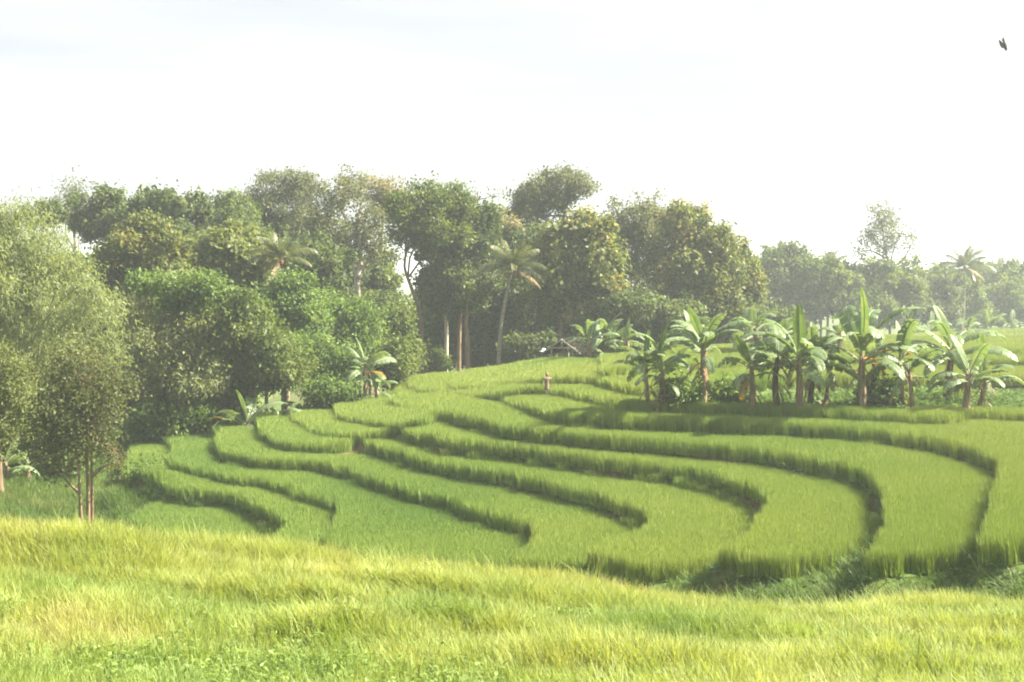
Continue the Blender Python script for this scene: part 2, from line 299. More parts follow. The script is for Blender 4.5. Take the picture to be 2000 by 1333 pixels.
def gngroup(c):
    g = bpy.data.node_groups.new('scatter_'+c.name, 'GeometryNodeTree')
    g.interface.new_socket('Geometry', in_out='INPUT', socket_type='NodeSocketGeometry'); g.interface.new_socket('Geometry', in_out='OUTPUT', socket_type='NodeSocketGeometry')
    i = nn(g, 'NodeGroupInput'); o = nn(g, 'NodeGroupOutput'); ip = nn(g, 'GeometryNodeInstanceOnPoints'); ci = nn(g, 'GeometryNodeCollectionInfo')
    ci.inputs['Collection'].default_value = c; ci.inputs['Separate Children'].default_value = True; ci.inputs['Reset Children'].default_value = True
    ip.inputs['Pick Instance'].default_value = True
    for nm, ty, sock in (('rot', 'FLOAT_VECTOR', 'Rotation'), ('scl', 'FLOAT_VECTOR', 'Scale'), ('idx', 'INT', 'Instance Index')):
        a = nn(g, 'GeometryNodeInputNamedAttribute', data_type=ty); a.inputs['Name'].default_value = nm
        g.links.new(a.outputs['Attribute'], ip.inputs[sock])
    g.links.new(i.outputs[0], ip.inputs['Points']); g.links.new(ci.outputs[0], ip.inputs['Instance']); g.links.new(ip.outputs[0], o.inputs[0])
    return g
GN = {}
NRS = np.random.RandomState(77)
def scatter(name, label, cat, c, P, scl, v, tilt=.12):
    n = len(P); me = bpy.data.meshes.new(name); me.vertices.add(n); me.vertices.foreach_set('co', np.asarray(P, np.float32).ravel())
    rot = np.stack([NRS.normal(0, tilt, n), NRS.normal(0, tilt, n), NRS.rand(n)*6.283], -1)
    for nm, ty, key, val in (('rot', 'FLOAT_VECTOR', 'vector', rot), ('scl', 'FLOAT_VECTOR', 'vector', scl), ('idx', 'INT', 'value', NRS.randint(0, len(c.objects), n)), ('v', 'FLOAT', 'value', np.clip(v, 0, 1))):
        a = me.attributes.new(nm, ty, 'POINT'); a.data.foreach_set(key, np.asarray(val, np.int32 if ty == 'INT' else np.float32).ravel())
    o = link(name, me); m = o.modifiers.new('scatter', 'NODES')
    if c.name not in GN: GN[c.name] = gngroup(c)
    m.node_group = GN[c.name]; tag(o, label, cat, kind='stuff')
    print('scatter', name, n)
    return o
C_rice = coll('rice_tufts', [tuft('rice_tuft', 130, .54, .21, .0125, .15, M['rice'], 10+i, 2, .4, .88, .15, 2.7) for i in range(6)])
C_ricef = coll('rice_tufts_far', [tuft('rice_tuft_far', 70, .54, .24, .026, .12, M['rice'], 20+i, 2, .4, .9, .12, 2.8) for i in range(4)])
C_grass = coll('grass_tufts', [tuft('grass_tuft', 88, .29, .13, .0062, .5, M['grass'], 30+i, 3) for i in range(6)])
C_tall = coll('tall_grass_tufts', [tuft('tall_tuft', 16, .5, .09, .007, .45, M['grass'], 40+i, 4, .8) for i in range(5)])
C_bank = coll('bank_tufts', [tuft('bank_tuft', 22, .26, .15, .013, .9, M['under'], 50+i, 2) for i in range(4)])
C_under = coll('under_tufts', [tuft('under_tuft', 22, .6, .28, .035, .7, M['under'], 60+i, 3) for i in range(3)]+[weedtuft('under_weed', 40, .55, .35, .22, M['under'], 66+i) for i in range(2)])
C_weed = coll('weed_tufts', [weedtuft('weed_tuft', 34, .2, .14, .055, M['weed'], 70+i) for i in range(5)])

def jgrid(x0, x1, y0, y1, s):
    xs = np.arange(x0, x1, s); ys = np.arange(y0, y1, s); X, Y = np.meshgrid(xs, ys); X = X.ravel(); Y = Y.ravel()
    return X+NRS.uniform(-.5, .5, X.size)*s, Y+NRS.uniform(-.5, .5, X.size)*s
def inview(X, Y, m=2.5): return np.abs(X) < Y*.36+m
# rice on every terrace
cand = []
for (y0, y1, s) in ((20, 40, .2), (40, 62, .26), (62, 105, .29), (105, 150, .6), (150, 330, 1.2)):
    X, Y = jgrid(-.36*y1-3, .36*y1+3, y0, y1, s); k = inview(X, Y); cand.append((X[k], Y[k], np.full(k.sum(), s)))
RX, RY, RS = (np.concatenate(q) for q in zip(*cand))
HZ, SD, HB, HF = height(RX, RY, True)
crest = np.interp(RX, CX, CY)
fgmask = HF > HZ-.01
RLAB = {'z0': 'deep green rice on the lowest terrace, beside the slim three-stemmed tree',
 'a': 'green rice on the second terrace up, curling round the lowest one',
 'b': 'dark green rice in the wide bay just behind the pale grass crest',
 'c': 'rice on the terrace ending in the small lobe beside the widest green bay',
 'd': 'rice on the terrace whose lobe ends left of the three broad front lobes',
 'e': 'rice on the broad front lobe with the long dark curved front edge',
 'f': 'rice on the front lobe that borders the worn earth path',
 'g': 'rice on the highest front lobe, running out of frame',
 'h': 'strip of rice edging the row of banana plants',
 'i': 'pale rice on the domed hilltop around the scarecrow',
 'j': 'bright narrow rice strip behind the banana row, below the farthest field',
 'k': 'pale yellow-green rice on the farthest flat field before the palms'}
h_und = np.zeros(RX.size, bool)
pxx = 1000+RX/RY*F
for q, k in enumerate(ORDER):
    ok = (SD[k] > .12) & (RY < crest+7) & ~fgmask
    for kk in ORDER[q+1:]: ok &= SD[kk] < -(.12+.22*vnoise(RX, RY, 1.4, q)**2)
    if k == 'h':
        und = ok & (pxx > 1225) & (SD['h'] > 1.3+.6*vnoise(RX, RY, 1.5, 2)); h_und = und; ok &= ~und
    if k == 'z0': ok &= RX > -13.4+1.2*vnoise(RX, RY, 2, 7)
    # worn path between the two right-hand front lobes
    path = (np.abs(pxx-1692) < 13) & (RY > 29.8) & (RY < 36) & (k == 'e')
    ok &= ~path
    X, Y, s = RX[ok], RY[ok], RS[ok]; zz = HZ[ok]
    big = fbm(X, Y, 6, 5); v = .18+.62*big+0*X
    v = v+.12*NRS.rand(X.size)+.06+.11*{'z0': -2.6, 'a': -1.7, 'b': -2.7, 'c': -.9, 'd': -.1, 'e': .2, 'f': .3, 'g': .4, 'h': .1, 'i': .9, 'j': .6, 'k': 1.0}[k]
    hs = .95+.08*vnoise(X, Y, 1.2, 8)+.02*NRS.rand(X.size)
    ws = np.clip(s/.2, .9, 3.6)
    o = scatter('rice_crop', RLAB[k], 'rice', C_ricef if k == 'k' else C_rice, np.stack([X, Y, zz], -1), np.stack([ws, ws, hs], -1), v, .04)
# undergrowth round the bananas
X, Y = RX[h_und], RY[h_und]; k = NRS.rand(X.size) < .5; X, Y = X[k], Y[k]
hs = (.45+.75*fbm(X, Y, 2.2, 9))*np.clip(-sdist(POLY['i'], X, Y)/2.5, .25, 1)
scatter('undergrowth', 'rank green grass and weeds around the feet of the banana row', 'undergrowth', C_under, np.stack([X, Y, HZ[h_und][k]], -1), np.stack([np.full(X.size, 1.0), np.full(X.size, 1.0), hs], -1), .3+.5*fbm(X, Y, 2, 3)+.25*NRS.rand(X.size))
# grass on the banks and in the ditch in front of the terraces
X, Y = jgrid(-28, 16, 19.5, 80, .22); k = inview(X, Y, 1.5); X, Y = X[k], Y[k]
hz, sd, hb, hf = height(X, Y, True)
free = np.ones(X.size, bool); nearbank = np.zeros(X.size, bool)
for kk in ORDER: free &= sd[kk] < -.02
for kk in ORDER[1:]: nearbank |= (sd[kk] < .1) & (sd[kk] > -.5)
free |= (X < -12.9) & (sd['a'] < -.3)
k = (free | (nearbank & (NRS.rand(X.size) < .55))) & ~((hf > hz-.01) & (Y < 19.6))
bare = (fbm(X, Y, 1.6, 12) > .66) & (Y < 27); k &= ~bare
X, Y, zz = X[k], Y[k], hz[k]; hs = .4+.9*fbm(X, Y, 2.0, 2)+1.0*(X < -12.9)
scatter('bank_grass', 'short dark grass on the earth banks and ditch below the terraces', 'grass', C_bank, np.stack([X, Y, zz], -1), np.stack([np.full(X.size, 1.2), np.full(X.size, 1.2), hs], -1), .1+.7*fbm(X, Y, 1.8, 4)+.3*NRS.rand(X.size)+.15*(X < -14), .25)
# pale grass slope in front
X, Y = jgrid(-11, 11, 6.4, 20.6, .12); k = inview(X, Y, 1.6); X, Y = X[k], Y[k]
hz = height(X, Y); px = 1000+X/Y*F; py = EY-(hz-CZ)/Y*F
weed = np.clip((fbm(X, Y, 1.1, 21)-.40)*3.2, 0, 1)*np.clip((1350-px)/600, .12, 1)*np.clip((py-1165)/60, 0, 1)
yel = .50+.85*(fbm(X, Y, 1.7, 14)-.5)+.16*np.clip((Y-14)/4, 0, 1)+.14*np.clip((px-900)/700, 0, 1)*np.clip((py-1250)/60, 0, 1)-.25*weed
hs = .55+.75*fbm(X, Y, 1.0, 15)+.25*np.clip((Y-13)/5, 0, 1)
k = NRS.rand(X.size) > weed*.6
scatter('meadow_grass', 'sunlit pale yellow-green grass covering the near slope', 'grass', C_grass, np.stack([X, Y, hz], -1)[k], np.stack([np.full(X.size, 1.1), np.full(X.size, 1.1), hs], -1)[k], (yel+.35*(NRS.rand(X.size)-.4))[k], .2)
k2 = NRS.rand(X.size) < weed*.7
scatter('meadow_weeds', 'low bright green broad-leaved weeds in the near grass', 'weeds', C_weed, np.stack([X, Y, hz], -1)[k2], np.stack([np.full(X.size, 1.1)]*2+[.7+.8*fbm(X, Y, .8, 6)], -1)[k2], (.2+.7*fbm(X, Y, .7, 23)+.3*NRS.rand(X.size))[k2], .3)
tallm = np.clip((fbm(X, Y, 1.5, 31)-.50)*6, 0, 1)*np.clip((Y-13.5)/3, .0, 1)+.7*np.clip((Y-18.2), 0, 1)
k3 = NRS.rand(X.size) < tallm*.5
scatter('tall_meadow_grass', 'taller straw-tipped grass along the crest of the near slope', 'grass', C_tall, np.stack([X, Y, hz], -1)[k3], np.stack([np.full(X.size, 1.1)]*2+[.6+.55*NRS.rand(X.size)], -1)[k3], (.42+.35*NRS.rand(X.size)+.3*(fbm(X, Y, 2, 33)-.5))[k3], .25)
#VEGETATION
# ------------------------------------------------------------------ trees and plants
def tubes(paths, sides=7):               # [(points, radii)] -> vertices, quads
    V = []; Q = []
    for P, rr in paths:
        P = np.asarray(P, float); n = len(P); b = len(V)
        for i in range(n):
            d = P[min(i+1, n-1)]-P[max(i-1, 0)]; d /= np.linalg.norm(d)+1e-9
            u = np.cross(d, (0, 1, .2)); u /= np.linalg.norm(u)+1e-9; w = np.cross(d, u)
            for s in range(sides):
                a = 6.28318*s/sides; V.append(P[i]+rr[i]*(math.cos(a)*u+math.sin(a)*w))
            if i:
                for s in range(sides):
                    s2 = (s+1) % sides; Q.append((b+(i-1)*sides+s, b+(i-1)*sides+s2, b+i*sides+s2, b+i*sides+s))
    return V, Q
def wob(p0, p1, n, amp, rs):
    p0 = np.asarray(p0, float); p1 = np.asarray(p1, float); t = np.linspace(0, 1, n)[:, None]
    P = p0+(p1-p0)*t; P[1:-1] += rs.normal(0, amp, (n-2, 3)); return P
def leaves(puffs, n, size, rs, shell=.28, per=10, twig=.22, ratio=.5, droop=.25):
    puffs = np.asarray(puffs, float); a = (puffs[:, 3]*puffs[:, 4]*puffs[:, 5])**(2/3); a /= a.sum()
    m = max(1, n//per); pi = rs.choice(len(puffs), m, p=a); d = rs.normal(0, 1, (m, 3)); d[:, 2] += .12
    d /= np.linalg.norm(d, axis=1)[:, None]; r = np.clip(1-np.abs(rs.normal(0, shell, m)), .05, 1); r = np.where(rs.rand(m) < .16, 1+np.abs(rs.normal(0, .22, m)), r)[:, None]
    tc_ = puffs[pi, :3]+d*r*puffs[pi, 3:]; tv = .55*rs.rand(len(puffs))[pi]+.45*rs.rand(m)
    ti = np.repeat(np.arange(m), per); N = len(ti)
    p = tc_[ti]+rs.normal(0, twig, (N, 3)); dd = d[ti]
    nr = .55*dd+rs.normal(0, .55, (N, 3))+np.array([0, 0, .35]); nr /= np.linalg.norm(nr, axis=1)[:, None]
    ax = rs.normal(0, 1, (N, 3))+np.array([0, 0, -droop*2])+.5*dd; ax -= nr*np.sum(ax*nr, 1)[:, None]; ax /= np.linalg.norm(ax, axis=1)[:, None]+1e-9
    sd = np.cross(nr, ax); L = (size*rs.uniform(.6, 1.3, N))[:, None]; w = L*ratio*.5
    V = np.stack([p-ax*L*.5, p+sd*w+nr*L*.06, p+ax*L*.5-nr*L*.08, p-sd*w+nr*L*.06], 1).reshape(-1, 3)
    Q = np.arange(N*4).reshape(-1, 4); v = np.repeat(np.clip(.7*tv[ti]+.36*rs.rand(N)-.03, 0, 1), 4)
    return V, Q, v
def grow(ell, D, rs, sub=9, k=.34, depth=1.0):
    """rough ellipses (centre column, centre row, half width, half height, nearer/farther metres) -> a cauliflower of puffs"""
    out = []; main = []
    for e in ell:
        x, y, rx, ry = e[:4]; dd = e[4] if len(e) > 4 else 0
        c = W(x, y, D+dd); ax, az = rx/F*D, ry/F*D; ay = .5*(ax+az)*depth; main.append((c, ax, ay, az))
        out.append((*c, ax*.66, ay*.66, az*.66))
        for i in range(sub):
            q = rs.normal(0, 1, 3); q /= np.linalg.norm(q); s = k*rs.uniform(.45, 1.5); m = (ax*az)**.5
            out.append((*(c+q*np.array([ax, ay, az])*rs.uniform(.66, 1.1)), s*(m*.6+ax*.4), s*(m*.6+ay*.4), s*.85*(m*.6+az*.4)))
        for i in range(7):               # sprigs that break the outline
            q = rs.normal(0, 1, 3); q[2] = abs(q[2])*1.2-.2; q /= np.linalg.norm(q); s = rs.uniform(.10, .20)*(ax*az)**.5
            out.append((*(c+q*np.array([ax, ay, az])*rs.uniform(1.08, 1.38)), s*1.3, s*1.3, s))
    return out, main
def tree(name, label, D, ell, mat, n, size, bark='bark_brown', stem=None, r0=.16, seed=1, sub=20, k=.31, shell=.24, per=9, twig=.22, ratio=.5,
         cat='tree', group=None, droop=.25, limbs=True, depth=1.0, base=None, stems=None, fill=1.25):
    if 76 <= D <= 130: D *= .86
    elif 53 <= D <= 54.9 and cat == 'bush': D *= .915
    rs = np.random.RandomState(seed); puffs, main = grow(ell, D, rs, sub, k, depth)
    bx = stem[0][0] if stem else ell[0][0]; B = W(bx, 700, D)
    if base is not None: B[2] = W(bx, base, D)[2]
    else: B[2] = gz(B[0], B[1])-.05
    root = empty(name, B); tag(root, label, cat, group)
    top = max(main, key=lambda q: q[0][2])[0]; cen = np.mean([q[0] for q in main], 0); paths = []
    if stem: P = [B]+[W(x, y, D) for x, y in stem[1:]]
    else: P = [B, B*.4+cen*.6+rs.normal(0, .15, 3), cen]
    P = catmull(P, 4); L = len(P); rr = np.linspace(r0, r0*.35, L); rr[0] *= 1.25; paths.append((P, rr))
    for s in (stems or []):
        q = [W(x, y, D+rs.uniform(-.3, .3)) for x, y in s]; g0 = gz(q[0][0], q[0][1])-.05; q[0][2] = g0 if abs(q[0][2]-g0) < .9 else q[0][2]; q = catmull(q, 4); paths.append((q, np.linspace(r0*.9, r0*.3, len(q))))
    if limbs:
        for c, ax, ay, az in main:
            st = P[int(L*rs.uniform(.45, .9))]; paths.append((wob(st, c, 5, .12, rs), np.linspace(r0*.45, r0*.16, 5)))
            for j in range(5):
                q = rs.normal(0, 1, 3); q[2] = abs(q[2])*.7; q /= np.linalg.norm(q)
                paths.append((wob(st*.25+c*.75, c+q*np.array([ax, ay, az])*.85, 4, .1, rs), np.linspace(r0*.22, r0*.05, 4)))
    V, Q = tubes(paths, 6); link('trunk', npmesh('trunk', np.array(V)-B, Q, M[bark], smooth=True), root)
    if n:
        V, Q, v = leaves(puffs, int(n*fill*(1.5 if size > .22 and D < 130 else 1)), size*(.86 if size > .22 and D < 130 else 1.05), rs, shell, per, twig, ratio, droop)
        link('crown', npmesh('crown', V-B, Q, M[mat], v), root)
    return root

# --- tall wood behind the hill, farthest first
BK = 'trees of the wood behind the terraces'
tree('tall_tree', 'thin greyish half-bare tree poking above the wood beside the bamboo', 128, [(142, 385, 22, 28), (155, 420, 16, 26), (120, 412, 14, 10)], 'f_grey', 1300, .26, seed=3, sub=5, shell=.5, group=BK, twig=.5)
tree('tall_tree', 'small dark crown rising beside the gap over the bamboo', 118, [(85, 418, 34, 18), (60, 425, 18, 12), (108, 420, 18, 16)], 'f_dark', 2600, .32, seed=4, sub=6, shell=.4, group=BK)
tree('tall_tree', 'rounded dark green crown next to the bare thin tree', 112, [(205, 425, 52, 38), (175, 440, 30, 26), (245, 440, 34, 30)], 'f_dark', 6000, .36, seed=5, group=BK)
tree('tall_tree', 'dark green tree with a knobbly three-lobed top', 110, [(290, 405, 26, 28), (345, 408, 42, 30), (385, 415, 22, 26), (320, 455, 72, 42)], 'f_dark', 9000, .36, seed=6, group=BK)
tree('tall_tree', 'grey-green tree filling the dip beside the knobbly dark crown', 118, [(450, 420, 40, 36), (425, 450, 34, 40), (480, 460, 50, 50)], 'f_mid', 7000, .30, seed=7, group=BK)
tree('tall_tree', 'wide airy crown with a feathery flat top left of the white trunk', 122, [(560, 370, 58, 30), (520, 395, 40, 30), (600, 365, 30, 22), (560, 430, 60, 46)], 'f_grey', 8000, .24, 'bark_pale', seed=8, group=BK, shell=.36)
tree('white_trunk_tree', 'tree with a bare forked white trunk and thin grey crown', 112, [(670, 365, 42, 32), (640, 420, 46, 44), (700, 440, 50, 40), (735, 490, 40, 34), (660, 480, 40, 36)], 'f_grey', 7500, .22, 'bark_pale',
     stem=[(698, 700), (698, 560), (694, 530), (684, 480), (680, 440), (660, 395)], stems=[[(699, 545), (703, 520), (702, 480), (700, 435), (705, 400)], [(699, 545), (712, 520), (735, 495)]], r0=.24, seed=9, shell=.45, group=BK)
tree('tall_tree', 'pale tan-leaved crown at the top of the wood', 124, [(735, 368, 36, 26), (770, 385, 26, 22), (745, 410, 34, 26)], 'f_tan', 3000, .26, 'bark_pale', seed=10, shell=.45, group=BK)
tree('tall_tree', 'broad soft green crown between the tan tree and the darkest tree', 103, [(830, 400, 58, 34), (790, 430, 36, 40), (850, 450, 50, 50), (880, 400, 36, 28)], 'f_mid', 9500, .28, seed=11, group=BK,
     stem=[(830, 690), (822, 630), (806, 570), (790, 520), (800, 470)])
tree('dark_tree', 'massive darkest green tree shading the trunks beside the coconut palm', 105, [(910, 440, 50, 46), (870, 500, 60, 50), (930, 500, 44, 60), (900, 560, 70, 46), (860, 570, 40, 40)], 'f_dark', 12000, .36,
     stem=[(868, 712), (872, 650), (868, 600), (880, 520)], seed=12, r0=.17, group=BK, bark='bark_pale')
tree('tall_tree', 'bare leaning trunk with a high thin crown inside the dark shade', 106, [(900, 520, 26, 40)], 'f_dark', 1400, .34, stem=[(895, 712), (897, 660), (900, 600), (905, 540)], seed=13, r0=.17, group=BK, bark='bark_warm')
tree('tall_tree', 'straight pale pole of a trunk standing at the field edge beside the coconut palm', 103, [(912, 560, 18, 30)], 'f_mid', 700, .3, stem=[(914, 714), (913, 670), (911, 630), (914, 585)], seed=14, r0=.2, group=BK, bark='bark_warm', limbs=False)
tree('tall_tree', 'dead twiggy top of a leafless tree above the dark crown', 125, [(930, 372, 40, 22), (970, 385, 22, 20), (900, 365, 20, 14)], 'f_grey', 60, .2, 'f_dead', seed=15, group=BK, r0=.12, shell=.6)
tree('tall_tree', 'small tan crown rising directly above the coconut palm', 112, [(975, 445, 26, 30), (1000, 455, 18, 24)], 'f_tan', 2600, .28, seed=16, group=BK)
tree('umbrella_tree', 'tall tree with a spreading umbrella top above all its neighbours', 116, [(1090, 362, 52, 26), (1135, 365, 26, 20), (1040, 385, 42, 34), (1030, 430, 38, 40), (1075, 395, 36, 20)], 'f_grey', 7000, .27,
     stem=[(1088, 700), (1092, 560), (1094, 450), (1104, 415), (1090, 380)], seed=17, shell=.4, group=BK, r0=.18)
tree('tall_tree', 'green filler tree under the umbrella-topped tree', 110, [(1040, 500, 40, 50), (1020, 570, 60, 60), (1090, 610, 40, 50)], 'f_dark', 8000, .36, seed=18, group=BK, stem=[(1052, 712), (1050, 660), (1046, 600), (1040, 520)])
tree('teak_tree', 'big tree dotted with rusty tan flower heads, behind the hut', 102, [(1120, 490, 54, 50), (1170, 520, 44, 60), (1110, 560, 56, 56), (1180, 580, 38, 44), (1140, 450, 40, 30)], 'f_teak', 13000, .40,
     stem=[(1097, 715), (1095, 640), (1115, 560), (1130, 500)], seed=19, ratio=.6, group=BK)
tree('tall_tree', 'grey-green tree with a domed head between the two rusty-flowered trees', 114, [(1245, 430, 48, 40), (1230, 490, 48, 50), (1280, 470, 36, 50), (1240, 550, 50, 40)], 'f_grey', 10000, .25, 'bark_pale', seed=20, group=BK)
tree('teak_tree', 'rusty-tinted tree with a pointed crest stepping down to the palms', 110, [(1350, 450, 48, 42), (1320, 520, 56, 56), (1380, 500, 46, 52), (1400, 560, 50, 44), (1330, 590, 60, 36)], 'f_teak', 13000, .36, seed=21, ratio=.55, group=BK)
tree('teak_tree', 'lower rusty-tinted tree on the shoulder of the wood', 118, [(1430, 520, 34, 44), (1450, 560, 36, 44)], 'f_teak', 5500, .34, seed=22, group=BK)
tree('dark_tree', 'low dark tree filling the shade behind the banana row', 100, [(1250, 610, 56, 40), (1310, 630, 60, 36), (1220, 640, 40, 34)], 'f_dark', 7500, .36, seed=23, group=BK)
tree('dark_tree', 'low dark bushy tree between the wood and the first far palm', 112, [(1410, 620, 52, 40), (1350, 630, 44, 34)], 'f_mid', 6500, .32, seed=24, group=BK)
# --- shaded understorey that closes the wood
for i, (x, y, rx, ry, D, lab) in enumerate([
   (120, 560, 70, 60, 100, 'shaded tree behind the bamboo plumes'), (200, 640, 60, 80, 96, 'shaded tree between bamboo and vine-draped mass'), (240, 560, 60, 60, 104, 'shaded tree under the rounded dark crown'), (180, 760, 60, 70, 88, 'shaded tree low behind the slim tree'),
   (380, 520, 70, 60, 106, 'shaded tree under the knobbly dark crown'), (470, 590, 60, 70, 102, 'shaded tree behind the pale large-leaved one'), (300, 790, 70, 50, 86, 'shaded tree filling the dark under the vines'), (430, 770, 60, 50, 84, 'shaded tree behind the bluish banana leaves'),
   (650, 560, 60, 50, 120, 'shaded tree behind the forked white trunk'), (760, 640, 50, 70, 110, 'shaded tree at the dark gap below the sky hole'), (840, 650, 50, 60, 116, 'shaded tree behind the leaning bare trunk'), (940, 580, 60, 70, 118, 'shaded tree behind the coconut fronds'),
   (1020, 640, 50, 70, 116, 'shaded tree left of the hut'), (1200, 630, 50, 60, 112, 'shaded tree behind the hut bananas'), (1290, 600, 60, 60, 118, 'shaded tree under the grey domed head'), (1380, 600, 60, 50, 122, 'shaded tree under the pointed rusty crest'),
   (1460, 620, 50, 40, 126, 'shaded tree closing the end of the wood'), (600, 460, 60, 50, 126, 'shaded tree under the feathery flat top'), (520, 480, 50, 50, 122, 'shaded tree behind the half-hidden palm'), (40, 760, 70, 80, 90, 'shaded tree behind the yellowish edge bush'), (80, 660, 80, 70, 94, 'shaded tree deep behind the bamboo'), (735, 545, 38, 46, 124, 'shaded tree partly closing the sky hole by the forked trunk'), (-60, 560, 90, 90, 98, 'shaded tree at the frame edge behind the bamboo'), (-200, 540, 100, 90, 100, 'shaded tree of the wood beyond the bamboo, out of frame'), (-360, 560, 110, 90, 104, 'last shaded tree of the wood out of frame')]):
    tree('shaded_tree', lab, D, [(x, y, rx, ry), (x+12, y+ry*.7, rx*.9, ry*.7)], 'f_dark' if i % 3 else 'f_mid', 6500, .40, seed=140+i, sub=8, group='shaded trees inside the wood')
for i, (x, y, D, lab) in enumerate([(880, 690, 116, 'shaded bush behind the pale pole trunk'), (940, 688, 116, 'shaded bush at the foot of the coconut palm'), (1000, 690, 115, 'shaded bush right of the coconut trunk'), (1035, 695, 106, 'shaded bush beside the person'), (1130, 690, 108, 'shaded bush behind the hut'), (790, 690, 112, 'shaded bush by the low dark shrub'), (1330, 660, 116, 'shaded bush behind the stout single banana'), (1420, 655, 118, 'shaded bush behind the thick banana clump'), (1520, 650, 124, 'shaded bush at the end of the wood')]):
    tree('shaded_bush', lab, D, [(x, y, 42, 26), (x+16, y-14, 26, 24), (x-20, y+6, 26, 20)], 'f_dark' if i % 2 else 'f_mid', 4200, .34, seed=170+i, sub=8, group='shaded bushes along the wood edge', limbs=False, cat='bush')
# --- left flank
tree('teak_tree', 'rusty-tan leafed tree standing between the bamboo and the knobbly dark crown', 94, [(265, 490, 56, 44), (330, 500, 48, 40), (225, 520, 36, 36), (290, 455, 36, 24)], 'f_teak', 10000, .30, seed=25, ratio=.55, group=BK)
tree('teak_tree', 'pale large-leaved tree above the vine-draped mass', 92, [(455, 500, 50, 46), (430, 540, 44, 40), (500, 530, 30, 36)], 'f_olive', 7000, .40, seed=26, ratio=.6, group=BK)
tree('vine_tree', 'huge drooping tree draped in greyish vines above the banana leaves', 80, [(330, 600, 80, 50, 1), (410, 610, 60, 56, 3), (265, 650, 50, 56, 4), (345, 680, 60, 50, -2), (430, 690, 46, 52, 0), (385, 745, 46, 44, -3), (285, 735, 46, 46, 1), (440, 760, 40, 36, -1)], 'f_vine', 20000, .25, seed=27, sub=12, group=BK, droop=.7)
tree('vine_tree', 'fresh green creeper blanketing the top of the vine-draped tree', 78.5, [(330, 555, 60, 16), (400, 565, 60, 20), (350, 590, 30, 30)], 'f_bright', 5000, .22, seed=28, group=BK, limbs=False, cat='creeper', r0=.05)
tree('leafy_tree', 'bright green leafy tree in front of the left coconut palm', 86, [(560, 590, 60, 46), (520, 640, 50, 56), (590, 650, 60, 56)], 'f_bright', 12000, .26, seed=29, group=BK)
tree('leafy_tree', 'rounded fresh green tree below the white forked trunk', 90, [(655, 615, 50, 40), (640, 660, 60, 56), (710, 645, 50, 50), (690, 690, 60, 40)], 'f_bright', 13000, .26, seed=30, group=BK)
tree('leafy_tree', 'green tree sloping down towards the shaded trunks', 93, [(760, 650, 44, 44), (750, 690, 56, 36), (790, 690, 30, 28)], 'f_mid', 8000, .26, seed=31, group=BK)
tree('dark_tree', 'dark shaded tree behind the bright leafy ones', 100, [(620, 520, 60, 44), (560, 530, 40, 40), (740, 610, 40, 30)], 'f_dark', 8000, .34, seed=32, group=BK)
tree('dark_tree', 'dark understorey tree behind the coconut trunk', 112, [(960, 620, 60, 60), (1010, 660, 50, 44), (920, 650, 50, 50), (850, 660, 44, 44)], 'f_dark', 9000, .36, seed=33, group=BK)
tree('dark_tree', 'dark understorey tree behind the hut roof', 113, [(1090, 650, 60, 44), (1150, 640, 50, 44)], 'f_dark', 5500, .36, seed=34, group=BK)
tree('leafy_tree', 'green tree overhanging the lowest corner of the bananas', 78, [(470, 640, 50, 50), (500, 700, 56, 50), (560, 720, 50, 40)], 'f_mid', 10000, .26, seed=35, group=BK)
tree('leafy_tree', 'leafy tree behind the tall orange-leaved banana', 82, [(640, 720, 52, 40), (600, 700, 44, 40)], 'f_bright', 7500, .24, seed=36, group=BK)
# --- right distance
FR = 'far trees beyond the highest field'
far = [(1500, 545, 40, 46, 'mid', 180), (1545, 535, 46, 40, 'dark', 190), (1600, 545, 40, 40, 'mid', 185), (1580, 590, 50, 34, 'dark', 170), (1500, 600, 46, 34, 'dark', 165), (1650, 570, 44, 40, 'dark', 200), (1700, 555, 44, 36, 'mid', 205),
       (1745, 560, 44, 40, 'mid', 200), (1690, 600, 50, 30, 'mid', 190), (1790, 555, 40, 36, 'mid', 215), (1825, 575, 44, 44, 'dark', 210), (1780, 605, 50, 26, 'dark', 200), (1870, 580, 40, 40, 'mid', 220), (1925, 545, 40, 26, 'dark', 250),
       (1915, 585, 46, 36, 'dark', 235), (1965, 555, 40, 32, 'mid', 245), (1975, 590, 50, 36, 'mid', 230), (2030, 560, 50, 40, 'mid', 240), (1870, 615, 60, 18, 'dark', 225), (1950, 622, 50, 14, 'dark', 240)]
flab = ['round-headed green tree first in line after the wood', 'dark-headed tree under the two nearer far palms', 'green tree under the leaning far palm', 'dark low tree over the banana tops', 'dark green low tree at the end of the wood',
        'dark bushy tree below the lone sparse tree', 'mid-green low tree at the foot of the lone sparse tree', 'mid-green round tree just past the lone sparse tree', 'low green bush-like tree behind the tallest upright banana leaf', 'green tree level with the row of small palms',
        'dark tree in front of the small palms', 'dark low tree just above the highest field', 'green tree at the foot of the tallest far palm', 'hazy dark dome among the most distant palms', 'hazy dark tree behind the far bananas', 'hazy green tree between the last palms',
        'hazy green tree above the last far banana', 'hazy green tree cut by the frame edge', 'dark hedge-like tree at the field edge under the tall palm', 'dark hedge-like tree behind the last bananas']
for i, (x, y, rx, ry, mt, D) in enumerate(far):
    D = max(D*.78, 153)
    tree('far_tree', flab[i], D, [(x, y, rx, ry), (x+(-1)**i*rx*.4, y+ry*.5, rx*.8, ry*.7)], 'f_'+mt, 6500, .46, seed=50+i, sub=12, group=FR, twig=.35)
